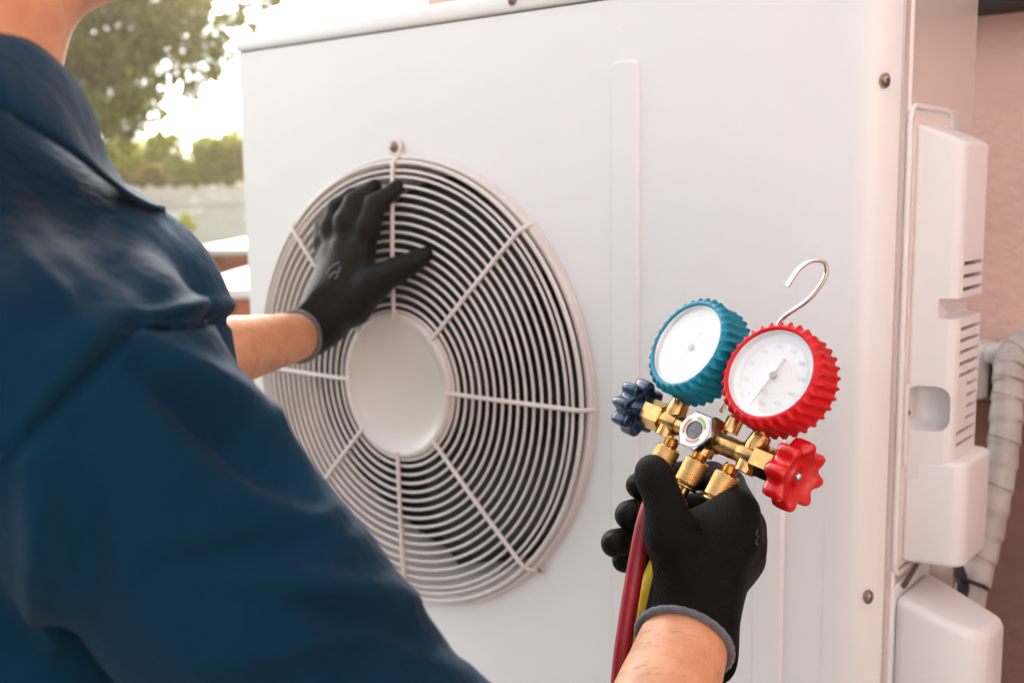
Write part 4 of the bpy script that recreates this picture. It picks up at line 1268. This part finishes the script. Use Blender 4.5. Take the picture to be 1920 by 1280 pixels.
def tree(base, trunk_top, crown_c, crown_r, nclump, n, size, m, label, seed, group='trees beyond the unit', trunk_r=0.12, extra=()):
    global rng
    rng = np.random.default_rng(seed)
    t = empty('tree', tuple(base)); tag(t, label, 'tree', group)
    pts = spline([base, (np.array(base) + trunk_top) / 2 + rng.normal(size=3) * 0.08, trunk_top], 8)
    mb_ = MB().tube(pts, list(np.linspace(trunk_r, trunk_r * .55, len(pts))), 12)
    cl = []
    for i in range(nclump):
        d = rng.normal(size=3); d /= np.linalg.norm(d)
        c = np.array(crown_c) + d * np.array(crown_r) * rng.uniform(0.3, 1.0)
        r = rng.uniform(0.16, 0.34) * min(crown_r)
        cl.append((c, r, r ** 2))
        if i % 3 == 0:
            mid = (np.array(trunk_top) + c) / 2 + rng.normal(size=3) * 0.1
            q = spline([trunk_top, mid, c], 5)
            mb_.tube(q, list(np.linspace(trunk_r * .4, 0.012, len(q))), 7)
    cl += list(extra)
    mb_.build('trunk', M['bark'], t)
    leaves('crown', cl, n, size, M[m], t)
    return t
# large dark tree: crown hangs into the top left of the view
TB = at(60, 640, 9.0); TB[2] = 0
ex = []
r0 = np.random.default_rng(5)
for (x, y, t, r) in [(470, 30, 8.2, .12), (440, 60, 8.4, .20), (400, 30, 8.5, .25), (380, 100, 8.3, .20), (340, 60, 8.6, .3), (420, 10, 8.2, .2), (520, 2, 8.0, .05), (500, 8, 8.0, .06), (400, 140, 8.6, .1), (362, 170, 8.6, .10), (330, 150, 8.6, .16), (385, 125, 8.5, .14), (420, 95, 8.4, .14), (250, 60, 8.6, .3), (300, 120, 8.5, .25), (250, 160, 8.8, .28), (200, 220, 9.0, .3), (290, 200, 8.9, .16), (150, 160, 8.8, .4), (220, 270, 9.1, .2)]:
    ex.append((at(x, y, t), r, r * 0.14))
k = 0
while k < 60:
    x, y = r0.uniform(120, 420), r0.uniform(-20, 245)
    if x > 415 - 0.42 * max(0, y - 40) or math.hypot(x - 348, y - 222) < 48: continue
    r = r0.uniform(.10, .20); ex.append((at(x, y, r0.uniform(8.2, 9.4)), r, r * 0.14 * (1.6 if x < 300 else 0.55))); k += 1
tree(TB, at(60, 100, 9.0), at(60, -60, 8.8), (1.6, 1.5, 1.0), 90, 50000, 0.036, 'leafdark', 'big dark leafy tree overhanging the garden at the upper left', 2, extra=ex, trunk_r=0.16)
TB = at(-250, 600, 13.0); TB[2] = 0
tree(TB, at(-250, 200, 13.0), at(-250, 0, 13.0), (2.2, 2.2, 1.5), 60, 20000, 0.06, 'leafdark', 'second dark tree further left behind the big tree', 4)
# hedge and shrubs
def hedge(label, pts, n, size, m, seed):
    global rng
    rng = np.random.default_rng(seed)
    base = at(*pts[0][:3]); base[2] = 0
    t = empty('hedge_shrub', tuple(base)); tag(t, label, 'shrub')
    cl = []; st = MB()
    for (x, y, tt, r) in pts:
        c = at(x, y, tt)
        for j in range(7):
            cl.append((c + rng.normal(size=3) * r * .45, r * .42, r * r))
        st.tube([np.array([c[0], c[1], 0]), c], [0.03, 0.012], 6)
        for zz in np.arange(0.3, c[2], r * .9): cl.append((np.array([c[0], c[1], zz]) + rng.normal(size=3) * r * .2, r * .7, r * r))
    st.build('stems', M['bark'], t)
    leaves('foliage', cl, n, size, M[m], t)
    return t
hedge('light green bushy hedge lit from behind above the white fence', [(180, 320, 12.5, .38), (230, 315, 12.5, .4), (280, 312, 12.4, .38), (330, 315, 12.6, .4), (385, 300, 12.5, .42), (430, 292, 12.4, .42), (480, 290, 12.5, .42), (560, 290, 12.5, .5), (640, 290, 12.5, .5)], 26000, 0.05, 'leafhedge', 21)
hedge('golden brown low shrub at the foot of the hedge', [(215, 360, 11.2, .18), (260, 352, 11.2, .2), (300, 350, 11.3, .18)], 5000, 0.035, 'leafgold', 22)
hedge('small yellow green shrub beside the white planter wall', [(330, 432, 6.4, .085), (345, 420, 6.6, .07), (300, 440, 6.4, .1), (250, 440, 6.4, .12)], 4200, 0.022, 'leafhedge', 23)
# white picket fence
F0 = at(200, 352, 10.6); F1 = at(520, 343, 10.6)
dF = F1 - F0; dF[2] = 0; LF = np.linalg.norm(dF); dF /= LF; nF = np.array([-dF[1], dF[0], 0])
fe = empty('picket_fence', (F0[0], F0[1], 0)); tag(fe, 'white picket fence in front of the hedge', 'fence')
def obox(c, u, w, hu, hw, z0, z1):
    V = [c + u * (a_ * hu) + w * (b_ * hw) for a_, b_ in ((-1, -1), (1, -1), (1, 1), (-1, 1))]
    V = [np.array([q[0], q[1], z]) for z in (z0, z1) for q in V]
    return V, [(3, 2, 1, 0), (4, 5, 6, 7), (0, 1, 5, 4), (1, 2, 6, 5), (2, 3, 7, 6), (3, 0, 4, 7)]
zt = F0[2]
npk = 26
first = None
for i in range(-3, npk):
    c = F0 + dF * (LF * (i + .5) / npk)
    if first is None:
        V, F = obox(np.zeros(3), dF, nF, 0.026, 0.010, 0.06, zt)
        first = mesh('picket', V, F); first.materials.append(M['fence'])
    o = bpy.data.objects.new('picket', first); COL.objects.link(o); o.location = (c[0], c[1], 0.02 * math.sin(i * 2.3)); keep(o, fe)
for z in (0.45, zt - 0.22):
    mb_ = MB().add(*obox((F0 + F1) / 2 + nF * 0.025, dF, nF, LF * .6, 0.012, z, z + 0.07)); mb_.build('rail', M['fence'], fe, smooth=False)
# two low brick planter walls with white caps
def planter(label, x0, x1, yback, yfront, ybot, tf, m, seed, rows):
    zf = at((x0 + x1) / 2, yfront, tf)[2]
    a = at(x0, yfront, tf); c = at(x1, yfront, tf)
    u = c - a; u[2] = 0; L = np.linalg.norm(u); u /= L; w = np.array([-u[1], u[0], 0])
    # depth of the top surface from the back edge pixel
    dback = (CAMP[2] - zf) / ((yback - 372) / FPX) - tf
    t = empty('planter_wall', (a[0], a[1], 0)); tag(t, label, 'planter wall')
    mid = (a + c) / 2; 
    MB().add(*obox(mid + w * dback / 2, u, w, L / 2 + .03, dback / 2 + .01, zf - 0.035, zf)).build('cap', M['cap'], t, smooth=False)
    MB().add(*obox(mid + w * (dback / 2 + 0.012), u, w, L / 2, dback / 2 - 0.03, 0, zf - 0.036)).build('core', M['mortar'], t, smooth=False)
    bh = 0.072; bl = 0.21
    bme = None
    r1 = np.random.default_rng(seed)
    for j in range(rows):
        z1 = zf - 0.045 - j * (bh + 0.010)
        nb_ = int(L / (bl + 0.01))
        for i in range(nb_):
            off = (i + (0.5 if j % 2 else 0.0)) * (bl + 0.01) + bl / 2
            if off > L - bl / 2: continue
            if bme is None:
                V, F = obox(np.zeros(3), u, w, bl / 2, 0.03, -bh, 0); bme = mesh('brick', V, F); bme.materials.append(M[m])
            p = a + u * off + w * (0.022 + r1.uniform(-.003, .003))
            o = bpy.data.objects.new('brick', bme); COL.objects.link(o); o.location = (p[0], p[1], z1); keep(o, t)
    return t
planter('low orange brick wall with broad white cap, nearest the unit', 330, 600, 493, 541, 605, 4.0, 'brick', 1, 6)
planter('dark red brick wall with white top in front of the fence', 350, 560, 434, 466, 490, 6.6, 'brick2', 2, 4)

# ------------------------------------------------------------------ thin warm haze between the garden and the house
hm = bpy.data.materials.new('garden_haze'); hm.use_nodes = True
hn = hm.node_tree; hn.nodes.clear()
ho = hn.nodes.new('ShaderNodeOutputMaterial'); pvn = hn.nodes.new('ShaderNodeVolumePrincipled')
pvn.inputs['Color'].default_value = (1.0, 0.84, 0.58, 1); pvn.inputs['Density'].default_value = 0.0035; pvn.inputs['Anisotropy'].default_value = 0.72
hn.links.new(pvn.outputs[0], ho.inputs['Volume'])
hz = MB().box((-46, -46, -1.0), (46, 46, 5.6)).build('haze', hm, smooth=False)
tag(hz, kind='stuff')
